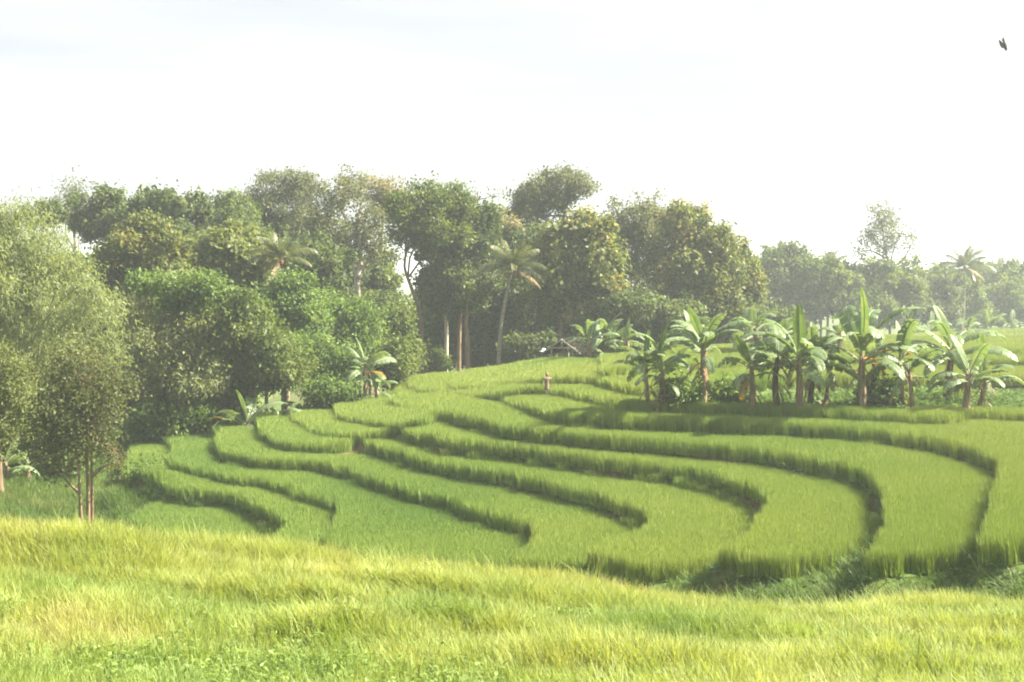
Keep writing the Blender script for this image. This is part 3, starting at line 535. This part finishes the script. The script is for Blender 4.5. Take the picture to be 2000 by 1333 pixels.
tree('sparse_tree', 'lone tall sparse tree standing against the sky above the far palms', 156, [(1722, 432, 22, 20), (1748, 462, 18, 20), (1702, 462, 18, 14), (1675, 494, 14, 10), (1690, 480, 12, 8), (1728, 484, 14, 14), (1784, 462, 15, 9), (1776, 484, 10, 8), (1712, 412, 12, 9)], 'f_grey', 2600, .30, 'bark_brown',
     stem=[(1738, 640), (1738, 560), (1736, 520), (1728, 490), (1724, 440)], stems=[[(1736, 522), (1742, 500), (1752, 465)], [(1737, 530), (1765, 505), (1785, 470)], [(1730, 505), (1700, 490), (1676, 494)], [(1728, 490), (1710, 470), (1702, 455)]], r0=.13, seed=80, shell=.6, sub=5, twig=.5, fill=1)

# --- near left: slim tree, bush, bamboo
tree('slim_tree', 'slim olive tree with three reddish stems at the edge of the near slope', 48, [(165, 700, 58, 44), (110, 730, 52, 44), (205, 750, 50, 48), (150, 790, 70, 50), (110, 830, 48, 40), (190, 840, 54, 36), (140, 870, 60, 30), (222, 903, 26, 16), (108, 925, 26, 15), (60, 880, 26, 22)], 'f_slim', 10000, .125, 'bark_warm',
     stem=[(172, 1030), (172, 960), (168, 880), (165, 800), (160, 730)], stems=[[(180, 1028), (180, 960), (179, 880), (190, 780)], [(160, 1022), (156, 970), (152, 900), (130, 800)], [(157, 965), (135, 945), (118, 925)], [(180, 930), (205, 910), (235, 905)]], r0=.075, seed=81, twig=.2, sub=14, shell=.45, base=1030)
tree('edge_shrub', 'yellowish bush cut off by the frame edge beside the slim tree', 52, [(0, 740, 40, 50), (15, 800, 38, 50), (-20, 830, 50, 50)], 'f_olive', 12000, .13, seed=82, cat='bush')
tree('edge_shrub', 'dark green shrubs under the bamboo behind the slim tree', 57, [(40, 860, 50, 40), (90, 880, 40, 36), (20, 900, 50, 30), (130, 890, 30, 30)], 'f_mid', 7000, .22, seed=83, cat='bush')
tree('edge_shrub', 'bright green shrub clump at the lower corner of the terraced hill', 76, [(300, 820, 28, 26), (345, 825, 26, 22), (275, 830, 22, 22), (390, 820, 20, 18), (330, 845, 40, 20)], 'f_bright', 6000, .22, seed=84, cat='bush')
tree('young_shrub', 'small open shrub on the lowest terrace beside the slim tree', 54, [(283, 925, 20, 16), (272, 940, 14, 12), (300, 918, 12, 10)], 'f_bright', 900, .15, 'bark_pale', stem=[(280, 985), (281, 960), (284, 930)], r0=.03, seed=85, sub=5, shell=.5, cat='shrub', base=990)
tree('low_shrub', 'low dark shrub at the foot of the shaded trunks', 104, [(835, 705, 26, 16), (810, 712, 22, 12), (862, 712, 16, 9)], 'f_mid', 3500, .24, seed=86, cat='bush', limbs=False)
tree('low_shrub', 'low weedy bush between the left bananas', 78, [(640, 765, 40, 16), (620, 772, 26, 14), (670, 770, 24, 14)], 'f_bright', 3500, .18, seed=87, cat='bush', limbs=False)
tree('low_shrub', 'dense arching bush beside the tall orange-leaved banana', 84, [(775, 700, 26, 34), (760, 725, 26, 22)], 'f_mid', 4200, .24, seed=88, cat='bush')
tree('low_shrub', 'grassy green bush in the banana row between the first two clumps', 53.5, [(1340, 768, 26, 10), (1325, 772, 18, 8)], 'f_bright', 1500, .16, seed=89, cat='bush', limbs=False)
tree('low_shrub', 'leafy bush under the drooping leaves of the thick banana clump', 54.5, [(1430, 770, 30, 11), (1410, 775, 20, 8)], 'f_bright', 1500, .16, seed=90, cat='bush', limbs=False)
tree('low_shrub', 'broad-leaved weeds between the two tall bananas of the row', 53.5, [(1735, 772, 28, 11), (1705, 777, 18, 8)], 'f_bright', 900, .26, seed=91, cat='bush', limbs=False, ratio=.7)
def bamboo():
    D = 62; rs = np.random.RandomState(7); B = W(60, 930, D); B[2] = gz(B[0], B[1]); root = empty('bamboo_clump', B)
    tag(root, 'feathery yellow-green bamboo clump arching over the slim tree', 'bamboo'); puffs = []
    tips = [(-40, 405), (10, 400), (45, 420), (95, 440), (130, 475), (165, 520), (195, 560), (225, 590), (20, 480), (60, 540), (110, 580), (0, 560), (150, 620), (40, 620), (190, 610), (100, 500), (-30, 500), (-20, 640)]
    for i, (x, y) in enumerate(tips):
        t = W(x-6, y+20, D+rs.uniform(-3, 3)); b = B+np.array([rs.normal(0, .7), rs.normal(0, .7), 0]); top = t+np.array([-.12*(t[0]-b[0])-.2, 0, .5]); mid = b*.55+top*.45+np.array([-.25*(t[0]-b[0]), 0, 1.2])
        P = catmull([b, mid, top, t+np.array([.35*np.sign(t[0]-b[0]), 0, -1.0])], 6); V, Q = tubes([(P, np.linspace(.055, .012, len(P)))], 5)
        link('culm', npmesh('culm', np.array(V)-B, Q, M['culm'], smooth=True), root)
        for j in range(5, len(P), 2):
            s = .5+.55*math.sin(math.pi*(j-4)/(len(P)-3)); q = P[j]+rs.normal(0, .28, 3); puffs.append((*q, s*.8, s*.8, s*.5))
            puffs.append((*(q+np.array([rs.normal(0, .5), rs.normal(0, .5), -.6])), s*.5, s*.5, s*.75))
    V, Q, v = leaves(puffs, 40000, .22, rs, .32, 9, .2, .2, 1.1); link('foliage', npmesh('foliage', V-B, Q, M['f_bamboo'], v), root)
bamboo()

# ------------------------------------------------------------------ coconut palms
def frond_mesh(name, L, e0, droop, mat, seed, n=52):
    rs = np.random.RandomState(seed); V = []; Q = []; v = []; P = []; p = np.zeros(3); a = e0; ds = L/24
    for i in range(25):
        P.append(p.copy()); p = p+np.array([math.cos(a), 0, math.sin(a)])*ds; a -= droop/24*(.4+1.2*i/24)
    P = np.array(P); tv, tq = tubes([(P, np.linspace(.012, .003, 25))], 4); V += list(tv); Q += list(tq); v += [1.0]*len(tv)
    for i in range(n):
        t = .16+.84*i/n; f = t*24; k = min(int(f), 23); q = P[k]+(P[k+1]-P[k])*(f-k); tg = P[k+1]-P[k]; tg /= np.linalg.norm(tg)
        l = L*.24*(math.sin(math.pi*min(1, t*.85+.12))**.6)
        for s in (-1, 1):
            d = np.array([0, s, 0])*.8+tg*.65+np.array([0, 0, -.45-.25*rs.rand()]); d /= np.linalg.norm(d); w = tg*.0075; ll = l*rs.uniform(.8, 1.1)
            b = len(V); e = q+d*ll+np.array([0, 0, -.22*ll]); m = q+d*ll*.5
            V += [q-w, q+w, m+w, m-w, e+w*.2, e-w*.2]; Q += [(b, b+1, b+2, b+3), (b+3, b+2, b+4, b+5)]; v += [rs.uniform(0, .8)]*6
    return npmesh(name, V, Q, M[mat], v)
FR_M = [frond_mesh('frond', 1, R(78), R(35), 'palm', 1), frond_mesh('frond', 1, R(58), R(70), 'palm', 2), frond_mesh('frond', 1, R(36), R(75), 'palm', 3), frond_mesh('frond', 1, R(12), R(70), 'palm', 4), frond_mesh('frond', 1, R(-15), R(50), 'palm_dry', 5)]
_nut = None
def palm(label, D, base, crown, fl, n=18, r0=.17, seed=0, group=None, dry=2, mid=None, nuts=True, az0=None):
    global _nut
    if 76 <= D <= 130: D *= .86
    rs = np.random.RandomState(seed); B = W(base[0], base[1], D); B[2] = min(B[2], gz(B[0], B[1])); C = W(crown[0], crown[1], D)
    root = empty('coconut_palm', B); tag(root, label, 'palm', group)
    pts = [B]+([W(mid[0], mid[1], D)] if mid else [B*.5+C*.5+np.array([rs.normal(0, .15), 0, 0])])+[C]
    P = catmull(pts, 7); V, Q = tubes([(P, np.linspace(r0*1.25, r0*.72, len(P)))], 8); link('trunk', npmesh('trunk', np.array(V)-B, Q, M['bark_palm'], smooth=True), root)
    for i in range(n):
        f = i/n; m = 4 if i >= n-dry else min(3, int(f*4.2)); az = i*2.399+rs.normal(0, .2)+(az0 or 0); s = fl*rs.uniform(.85, 1.1)*(.8 if m == 0 else 1)
        link('frond', FR_M[m], root, C-B, (rs.normal(0, .12), rs.normal(0, .12), az), (s, s, s))
    if nuts:
        if _nut is None:
            bm = bmesh.new(); bmesh.ops.create_icosphere(bm, subdivisions=2, radius=.13)
            for q in bm.verts: q.co.z *= 1.25
            _nut = bpy.data.meshes.new('coconut'); bm.to_mesh(_nut); bm.free(); _nut.materials.append(M['coconut'])
        for i in range(5):
            a = i*1.3+seed; link('coconut', _nut, root, C-B+np.array([.24*math.cos(a), .24*math.sin(a), -.22-.06*(i % 2)]))
palm('coconut palm with a pale leaning trunk at the edge of the domed field', 99, (971, 712), (1000, 525), 2.35, 22, .11, 3, mid=(978, 640), dry=1)
palm('half-hidden coconut palm rising out of the bushes, one frond orange', 90, (556, 700), (548, 505), 2.0, 16, .16, 5, dry=2)
FP = 'far coconut palms above the highest field'
palm('tallest of the far coconut palms, thin leaning trunk showing', 168, (1868, 640), (1884, 525), 3.6, 18, .22, 11, FP)
for i, (x, y, D, l, lab) in enumerate([(1525, 505, 200, 3.6, 'far palm first past the wood, tip above a dark-headed tree'), (1620, 525, 195, 3.6, 'far palm between the wood and the lone sparse tree'), (1838, 535, 250, 3.6, 'small far palm nearest the lone sparse tree, in front of the tallest one'),
        (1858, 540, 260, 3.4, 'small far palm tucked against the tallest far palm'), (1950, 530, 270, 3.6, 'small hazy palm past the tallest far palm'), (1980, 535, 275, 3.8, 'hazy palm last before the frame edge'), (1755, 545, 240, 3.2, 'little palm at the foot of the lone sparse tree')]):
    palm(lab, max(D*.78, 154), (x+(-1)**i*6, 640), (x, y), l*.78, 14, .14, 20+i, FP, dry=1, nuts=False)

# ------------------------------------------------------------------ banana plants
def bleaf(name, L, wid, e0, droop, mat, seed, torn=.4, fold=.25, mats=None):
    rs = np.random.RandomState(seed); n = 30; P = []; A = []; p = np.zeros(3); a = e0; ds = L/n
    for i in range(n+1):
        P.append(p.copy()); A.append(a); p = p+np.array([math.cos(a), 0, math.sin(a)])*ds; a -= droop/n*(.3+1.4*i/n)
    P = np.array(P); V, Q = tubes([(P[::2], np.linspace(.035*L/2, .006, len(P[::2])))], 4); V = list(V); Q = list(Q); v = [1.0]*len(V)
    t0 = .14
    for s in (-1, 1):
        i = int(t0*n)
        while i < n:
            g = 2+int(rs.rand()*4) if rs.rand() < torn*2 else 5; j = min(n, i+g); sag = rs.uniform(0, .5)*torn*1.6; gap = .10 if torn > .2 else 0; b = len(V); vv = rs.uniform(0, .75)
            for q in range(i, j+1):
                t = (q/n-t0)/(1-t0); w = wid*.5*min(1, (math.sin(math.pi*min(1, max(0, t*.93+.07)))**.55)) if t < 1 else .01
                if q == n: w = .01
                up = np.array([-math.sin(A[q]), 0, math.cos(A[q])]); sh = 0
                if gap and q == i: sh = ds*gap*4
                if gap and q == j: sh = -ds*gap*4
                tg = np.array([math.cos(A[q]), 0, math.sin(A[q])])
                d1 = np.array([0, s, 0])*.9+up*fold; o1 = P[q]+d1*w*.55+tg*sh*.5; o2 = P[q]+np.array([0, s, 0])*w*(1-.3*sag)+up*(fold*.6*w)+np.array([0, 0, -w*(.12+sag)])+tg*(sh+w*.12)
                V += [P[q], o1, o2]; v += [vv+.1, vv, vv*.8]
            for q in range(j-i):
                c = b+q*3; Q += [(c, c+3, c+4, c+1), (c+1, c+4, c+5, c+2)]
            i = j
    return npmesh(name, V, Q, M[mat], np.clip(v, 0, 1))
BL = {'up': [bleaf('leaf', 1, .23, R(80), R(26), 'b_new', 1, .05), bleaf('leaf', 1, .24, R(70), R(48), 'b_leaf', 2, .2)],
      'mid': [bleaf('leaf', 1, .27, R(58), R(95), 'b_leaf', 3, .5), bleaf('leaf', 1, .28, R(50), R(75), 'b_leaf', 4, .4), bleaf('leaf', 1, .27, R(52), R(120), 'b_leaf', 5, .5)],
      'low': [bleaf('leaf', 1, .26, R(30), R(95), 'b_leaf', 6, .45), bleaf('leaf', 1, .26, R(15), R(95), 'b_leaf', 7, .5), bleaf('leaf', 1, .25, R(10), R(80), 'b_orange', 8, .4)],
      'dry': [bleaf('leaf', 1, .13, R(-20), R(62), 'b_dry', 9, .6), bleaf('leaf', 1, .11, R(-45), R(40), 'b_dry', 10, .6)]}
def banana(label, x, yb, D, ytop, n=9, seed=0, stem_r=.12, dark=False, dry=3, new=2, frac=.52, lean=0, group=None, orange=False, leafk=1.0):
    if group == BR: D *= .915
    elif 74 <= D < 79: D *= .875
    elif 86 <= D <= 95: D *= .79
    rs = np.random.RandomState(seed+200); B = W(x, yb, D); B[2] = gz(B[0], B[1])-.04; T = W(x+lean, ytop, D); H = T[2]-B[2]; h = H*frac
    root = empty('banana_plant', B); tag(root, label, 'banana plant', group)
    C = np.array([(T[0]-B[0])*.8, rs.normal(0, .08), h]); P = catmull([(0, 0, 0), C*.5+np.array([rs.normal(0, .04), 0, 0]), C], 6); nP = len(P)
    rr = np.linspace(stem_r*1.15, stem_r*.55, nP)*(1+.10*rs.rand(nP)); V, Q = tubes([(P, rr)], 9); link('stem', npmesh('stem', V, Q, M['stem_dark' if dark else 'stem_banana'], smooth=True), root)
    LL = (H-h)*1.12*leafk; n += 2
    for i in range(n):
        az = i*2.399+seed; kind = 'up' if i < min(new, 1+(seed % 3 == 0)) else ('mid' if i < new+(n-new)*.42 else 'low'); ms = BL[kind]; m = ms[rs.randint(len(ms))]
        if kind == 'low' and m is BL['low'][2] and rs.rand() < (.5 if orange else .93): m = BL['low'][0]
        s = LL*{'up': .84, 'mid': 1.06, 'low': 1.0}[kind]*rs.uniform(.82, 1.08)
        link('leaf', m, root, C+np.array([0, 0, -.05*i]), (rs.normal(0, .28), rs.normal(0, .22), az+rs.normal(0, .5)), (s, s*rs.uniform(.9, 1.15), s*rs.uniform(.85, 1.15)))
    for i in range(dry):
        az = rs.rand()*6.283; s = h*rs.uniform(.25, .55); o = link('leaf', BL['dry'][i % 2], root, C*rs.uniform(.45, .98), (0, 0, az), (s, s, s)); o['label'] = 'withered brown hanging leaf'
    return root
BR = 'banana plants in the row below the highest field'
for a in [
 ('leaning banana, the outermost stem at the open end of the row', 1268, 770, 54, 640, 5, 1, .08, False, 3, 1, .55, -8, BR),
 ('banana with one broad upright leaf and a low drooping leaf, in the first clump', 1292, 772, 53.6, 648, 8, 2, .10, False, 3, 1, .5, 0, BR, True),
 ('slim pale-stemmed banana at the back of the first clump', 1304, 771, 54.4, 625, 6, 3, .075, False, 2, 2, .55, -12, BR),
 ('single straight banana with a stout pale trunk, second clump of the row', 1371, 772, 54, 578, 10, 4, .15, False, 4, 2, .58, 3, BR),
 ('short banana with spreading leaves at the start of the thick clump', 1470, 786, 52.5, 628, 8, 5, .12, False, 4, 1, .52, 0, BR),
 ('banana with dry brown sheaths inside the thick clump', 1522, 786, 52.8, 610, 7, 6, .12, True, 5, 1, .55, 0, BR),
 ('tall banana crowning the thick clump, leaves fanning widely', 1562, 788, 52.2, 576, 11, 7, .14, False, 5, 2, .48, -6, BR),
 ('dark-stemmed banana leaning behind the tall one of the thick clump', 1580, 784, 53.6, 612, 7, 8, .11, True, 4, 1, .55, 6, BR),
 ('thin young banana with yellowing leaf past the thick clump', 1604, 783, 54.0, 640, 5, 9, .07, False, 3, 1, .55, 14, BR, True),
 ('tall banana whose upright leaf points highest in the middle of the row', 1686, 788, 52.4, 558, 10, 10, .14, False, 4, 2, .5, -2, BR, True),
 ('dark banana stem close behind the one with the highest upright leaf', 1700, 785, 53.8, 620, 5, 11, .12, True, 3, 0, .6, 8, BR),
 ('banana with a thin stalk and pale club-shaped new leaf', 1768, 790, 52.6, 594, 4, 12, .08, False, 3, 2, .5, -6, BR, True),
 ('small banana with a single upright leaf beside the pale club-shaped one', 1783, 792, 52.2, 640, 5, 13, .09, False, 4, 1, .52, -2, BR),
 ('tall dark-trunked banana with a bare new leaf pointing at the far palm', 1848, 770, 56, 566, 9, 14, .15, True, 3, 1, .48, 6, BR),
 ('low bushy banana at the closed end of the row, brown leaf hanging', 1888, 796, 51.5, 646, 9, 15, .13, False, 5, 1, .5, 2, BR),
 ('slight banana shoot against the low bushy banana', 1905, 792, 52.4, 655, 5, 16, .08, False, 3, 1, .5, 14, BR)]:
    nm, x, yb, D, yt, n, sd, r_, dk, dr, nw, fr, ln, gr = a[:14]
    banana(nm, x, yb, D, yt, n, sd, r_, dk, dr+5, nw, fr+.03, ln*1.6+(sd*37 % 13-6), gr, len(a) > 14)
BH = 'banana plants beside the hut'
for i, (x, yt, n, lab) in enumerate([(1150, 605, 8, 'banana overhanging the hut roof'), (1178, 590, 9, 'tallest banana of the clump next to the hut'), (1195, 598, 8, 'banana with two pale upright leaves behind the hut clump'), (1225, 608, 7, 'banana farthest from the hut in its clump'), (1168, 630, 6, 'short banana in front of the hut clump')]):
    banana(lab, x, 700, 89+i % 3, yt, n, 30+i, .13, False, 3, 2, .5, 0, BH)
for i, (x, yt, D, lab) in enumerate([(1345, 590, 92, 'pale banana seen behind the stout single trunk'), (1475, 578, 88, 'dark-leaved banana behind the thick clump'), (1640, 592, 90, 'banana with one lime upright leaf behind the middle of the row'), (1530, 590, 92, 'half-hidden banana behind the tall fan of the thick clump')]):
    banana(lab, x, 690, D, yt, 9, 40+i, .14, i == 1, 2, 2, .5, 0, 'banana plants behind the row')
for i, (x, yt, D, lab) in enumerate([(1890, 598, 170, 'far banana in front of the dark hedge'), (1930, 596, 190, 'far banana clump plant with several pale upright leaves'), (1975, 598, 200, 'last far banana before the frame edge'), (1820, 602, 175, 'far banana behind the tall dark-trunked one')]):
    banana(lab, x, 642, D*.74, yt, 8, 50+i, .16, False, 0, 3, .28, 0, 'far bananas on the highest field')
BLF = 'banana plants on the flank below the wood'
for i, (x, yb, D, yt, n, fr, lab, og) in enumerate([(483, 812, 74, 730, 9, .22, 'stemless banana spreading wide bluish leaves at the dark hedge', False), (545, 802, 75, 758, 7, .2, 'smallest banana of the dark hedge', False), (590, 796, 76, 735, 7, .28, 'banana with one folded pale leaf beside the smallest one', True),
        (712, 768, 78, 628, 9, .52, 'tall banana with orange stem and dry orange leaves', True), (722, 770, 78.6, 660, 7, .5, 'orange-stemmed banana close to the tallest one of the flank', True), (735, 772, 77.5, 695, 6, .4, 'short banana shoot at the field edge', True), (345, 828, 77, 775, 5, .2, 'banana frond half lost in the dark under the vines', False)]):
    banana(lab, x, yb, D, yt, n, 60+i, .10, False, 2 if og else 0, 2, fr, 0, BLF, og, .72 if og and fr > .3 else .85)
banana('banana with pale leaves by the frame edge behind the slim tree', 12, 930, 54, 840, 7, 71, .1, False, 2, 1, .4, 0, None, False)
banana('banana with a pinkish dry leaf behind the slim tree', 55, 925, 55, 850, 7, 72, .1, False, 3, 1, .4, 0, None, True)

# ------------------------------------------------------------------ field hut, person, scarecrow, bird
def box(name, a, b, w, h, mat, parent):
    a = Vector(a); b = Vector(b); d = b-a; L = d.length; q = d.to_track_quat('Z', 'Y').to_matrix().to_4x4()
    bm = bmesh.new(); bmesh.ops.create_cube(bm, size=1); bmesh.ops.scale(bm, vec=(w, h, L), verts=bm.verts); bmesh.ops.bevel(bm, geom=bm.edges[:], offset=min(w, h)*.12, segments=1, affect='EDGES')
    bmesh.ops.transform(bm, matrix=Matrix.Translation((a+b)/2) @ q, verts=bm.verts); me = bpy.data.meshes.new(name); bm.to_mesh(me); bm.free(); me.materials.append(mat); return link(name, me, parent)
def hut():
    D = 75; c = W(1098, 700, D); zb = gz(c[0], D); root = empty('field_hut', (c[0], D, zb), R(-28)); tag(root, 'small open field hut with a dark pitched roof at the wood edge', 'hut')
    apex = W(1098, 664, D)[2]-zb; eave = W(1098, 689, D)[2]-zb; tie = W(1098, 680, D)[2]-zb; hw = 1.0; L = 2.0; wd_ = M['wood']
    for s in (-1, 1):
        for y in (0, L): box('post', (s*hw*.62, y, -.1), (s*hw*.62, y, tie+.05), .1, .1, wd_, root)
    for y in (-.12, L+.12):
        for s in (-1, 1): box('rafter', (s*hw*1.12, y, eave-.05), (0, y, apex), .07, .09, wd_, root)
        box('tie_beam', (-hw*.8, y+.05, tie), (hw*.8, y+.05, tie), .08, .09, wd_, root); box('king_post', (0, y+.05, tie), (0, y+.05, apex-.04), .07, .07, wd_, root)
    box('ridge_pole', (0, -.2, apex), (0, L+.2, apex), .08, .08, wd_, root)
    rs = np.random.RandomState(3)
    for s in (-1, 1):
        V = []; Q = []; nu, nv = 14, 12
        for i in range(nu+1):
            for j in range(nv+1):
                t = j/nv; x = s*hw*1.2*t; z = apex+.06+(eave-.1-apex)*t+rs.normal(0, .015)-(.05*rs.rand() if j == nv else 0); V.append((x, .02+(L+.1)*i/nu, z))
        m = len(V); V += [(x, y, z-.09) for x, y, z in V]
        for i in range(nu):
            for j in range(nv): q = i*(nv+1)+j; Q += [(q, q+1, q+nv+2, q+nv+1), (m+q+nv+1, m+q+nv+2, m+q+1, m+q)]
        for i in range(nu):
            for j in (0, nv): q = i*(nv+1)+j; Q.append((q, q+nv+1, m+q+nv+1, m+q))
        for j in range(nv):
            for i in (0, nu): q = i*(nv+1)+j; Q.append((q, q+1, m+q+1, m+q))
        link('roof_panel', npmesh('roof_panel', V, Q, M['thatch'], smooth=True), root)
    box('platform', (0, .1, .45), (0, L-.1, .45), hw*1.2, .06, wd_, root)
    box('rail', (hw*.62, 0, .9), (hw*.62, L, .9), .05, .05, wd_, root)
hut()
def skin(name, joints, bones, mat, parent, loc, sub=2):
    me = bpy.data.meshes.new(name); me.from_pydata([j[:3] for j in joints], bones, []); o = link(name, me, parent, loc); m = o.modifiers.new('skin', 'SKIN'); m.use_smooth_shade = True
    for i, j in enumerate(joints): q = me.skin_vertices[0].data[i]; q.radius = (j[3], j[4] if len(j) > 4 else j[3]); q.use_root = (i == 0)
    o.modifiers.new('sub', 'SUBSURF').levels = sub; o.modifiers['sub'].render_levels = sub; me.materials.append(mat); return o
def person():
    D = 76; p = W(1061, 690, D); zb = gz(p[0], D); root = empty('person', (p[0], D, zb), R(20)); tag(root, 'person in a white hat and dark purple clothes standing beside the hut', 'person')
    top = W(1061, 684, D)[2]-zb; k = max(1.45, min(1.75, top))/1.68
    J = [(0, 0, .92, .15, .11), (0, 0, 1.15, .13, .10), (0, 0, 1.36, .17, .10), (0, -.01, 1.45, .055), (0, -.03, 1.56, .085, .1), (0, -.03, 1.64, .07, .08),
         (.09, 0, .86, .085), (.1, .02, .48, .06), (.1, .03, .06, .045), (.1, -.12, .03, .035), (-.09, 0, .86, .085), (-.11, -.03, .48, .06), (-.11, 0, .06, .045), (-.11, -.15, .03, .035),
         (.2, 0, 1.36, .055), (.27, -.02, 1.1, .045), (.24, -.16, .9, .035), (.23, -.22, .84, .03), (-.2, 0, 1.36, .055), (-.28, -.02, 1.1, .045), (-.25, -.16, .9, .035), (-.24, -.22, .84, .03)]
    E = [(0, 1), (1, 2), (2, 3), (3, 4), (4, 5), (0, 6), (6, 7), (7, 8), (8, 9), (0, 10), (10, 11), (11, 12), (12, 13), (2, 14), (14, 15), (15, 16), (16, 17), (2, 18), (18, 19), (19, 20), (20, 21)]
    J = [tuple(c*k for c in j) for j in J]; skin('body', J, E, M['skin'], root, (0, 0, 0))
    sh = [(0, 0, .9, .19, .15), (0, 0, 1.15, .17, .135), (0, 0, 1.37, .195, .125), (.2, 0, 1.37, .075), (.275, -.02, 1.1, .06), (-.2, 0, 1.37, .075), (-.285, -.02, 1.1, .06)]
    skin('shirt', [tuple(c*k for c in j) for j in sh], [(0, 1), (1, 2), (2, 3), (3, 4), (2, 5), (5, 6)], M['purple'], root, (0, 0, 0))
    tr_ = [(0, 0, .9, .17, .14), (.095, 0, .82, .115), (.105, .02, .45, .09), (.105, .03, .14, .075), (-.095, 0, .82, .115), (-.115, -.03, .45, .09), (-.115, 0, .14, .075)]
    skin('trousers', [tuple(c*k for c in j) for j in tr_], [(0, 1), (1, 2), (2, 3), (0, 4), (4, 5), (5, 6)], M['purple'], root, (0, 0, 0))
    bm = bmesh.new(); prof = [(.24, 1.60), (.19, 1.645), (.125, 1.665), (.12, 1.72), (.085, 1.76), (.02, 1.775)]; rings = []
    for r_, z in prof: rings.append([bm.verts.new((r_*k*math.cos(a*math.pi/8), (r_*math.sin(a*math.pi/8)-.03)*k, z*k)) for a in range(16)])
    for a, b in zip(rings, rings[1:]):
        for i in range(16): bm.faces.new((a[i], a[(i+1) % 16], b[(i+1) % 16], b[i]))
    bm.faces.new(rings[-1]); me = bpy.data.meshes.new('hat'); bm.to_mesh(me); bm.free(); me.materials.append(M['hat']); link('hat', me, root)
person()
def scarecrow():
    D = float(-zlev('i', 1068)*F/(747-EY)); p = W(1068, 733, D); zb = gz(p[0], D); root = empty('scarecrow', (p[0], D, zb), R(12)); tag(root, 'little ragged scarecrow in pinkish cloth standing in the hilltop rice', 'scarecrow')
    h = W(1068, 729, D)[2]-zb; box('pole', (0, 0, -.2), (0, 0, h-.05), .035, .035, M['wood'], root); box('cross_stick', (-.2, 0, h-.2), (.2, .02, h-.17), .03, .03, M['wood'], root)
    skin('rag_shirt', [(0, 0, h-.2, .1, .05), (0, 0, h-.45, .08, .05), (0, .01, h-.68, .11, .05), (.1, 0, h-.2, .045), (.2, 0, h-.26, .05, .035), (-.1, 0, h-.21, .045), (-.19, 0, h-.3, .05, .035)], [(0, 1), (1, 2), (0, 3), (3, 4), (0, 5), (5, 6)], M['rag'], root, (0, 0, 0), 1)
    skin('head_bundle', [(0, 0, h-.12, .05), (0, 0, h-.04, .075), (.01, 0, h+.03, .05)], [(0, 1), (1, 2)], M['rag'], root, (0, 0, 0), 1)
scarecrow()
def bird():
    D = 60; p = W(1963, 90, D); root = empty('bird', p, R(0)); root.rotation_euler = (R(0), R(-14), 0); tag(root, 'dark little bird in the empty sky', 'bird')
    skin('body', [(0, 0, -.22, .02), (0, 0, -.16, .06), (0, 0, .02, .085, .08), (0, 0, .15, .045), (0, 0, .36, .04, .008)], [(0, 1), (1, 2), (2, 3), (3, 4)], M['bird'], root, (0, 0, 0))
    for s in (-1, 1):
        V = [(s*.06, 0, -.08), (s*.11, .14, -.05), (s*.10, .30, .12), (s*.07, .36, .34), (s*.06, .2, .26), (s*.05, .02, .12)]; V2 = [(x*.9-s*.012, y, z) for x, y, z in V]
        me = bpy.data.meshes.new('wing'); n = 6; me.from_pydata(V+V2, [], [tuple(range(6)), tuple(range(11, 5, -1))]+[(i, (i+1) % n, n+(i+1) % n, n+i) for i in range(n)]); me.materials.append(M['bird']); link('wing', me, root)
bird()

# ------------------------------------------------------------------ haze
bm = bmesh.new(); bmesh.ops.create_cube(bm, size=1); me = bpy.data.meshes.new('haze'); bm.to_mesh(me); bm.free()
hz_o = link('haze', me, None, (0, 1880, 11.5), (0, 0, 0), (6400, 4900, 37)); tag(hz_o, 'thin milky haze hanging over the whole valley', 'haze', kind='stuff')
hm = bpy.data.materials.new('haze'); hm.use_nodes = True; t = hm.node_tree; t.nodes.clear(); pv = nn(t, 'ShaderNodeVolumePrincipled'); ot = nn(t, 'ShaderNodeOutputMaterial')
pv.inputs['Density'].default_value = .0008; pv.inputs['Color'].default_value = (.84, .92, 1, 1); pv.inputs['Anisotropy'].default_value = .3
t.links.new(pv.outputs[0], ot.inputs['Volume']); me.materials.append(hm)
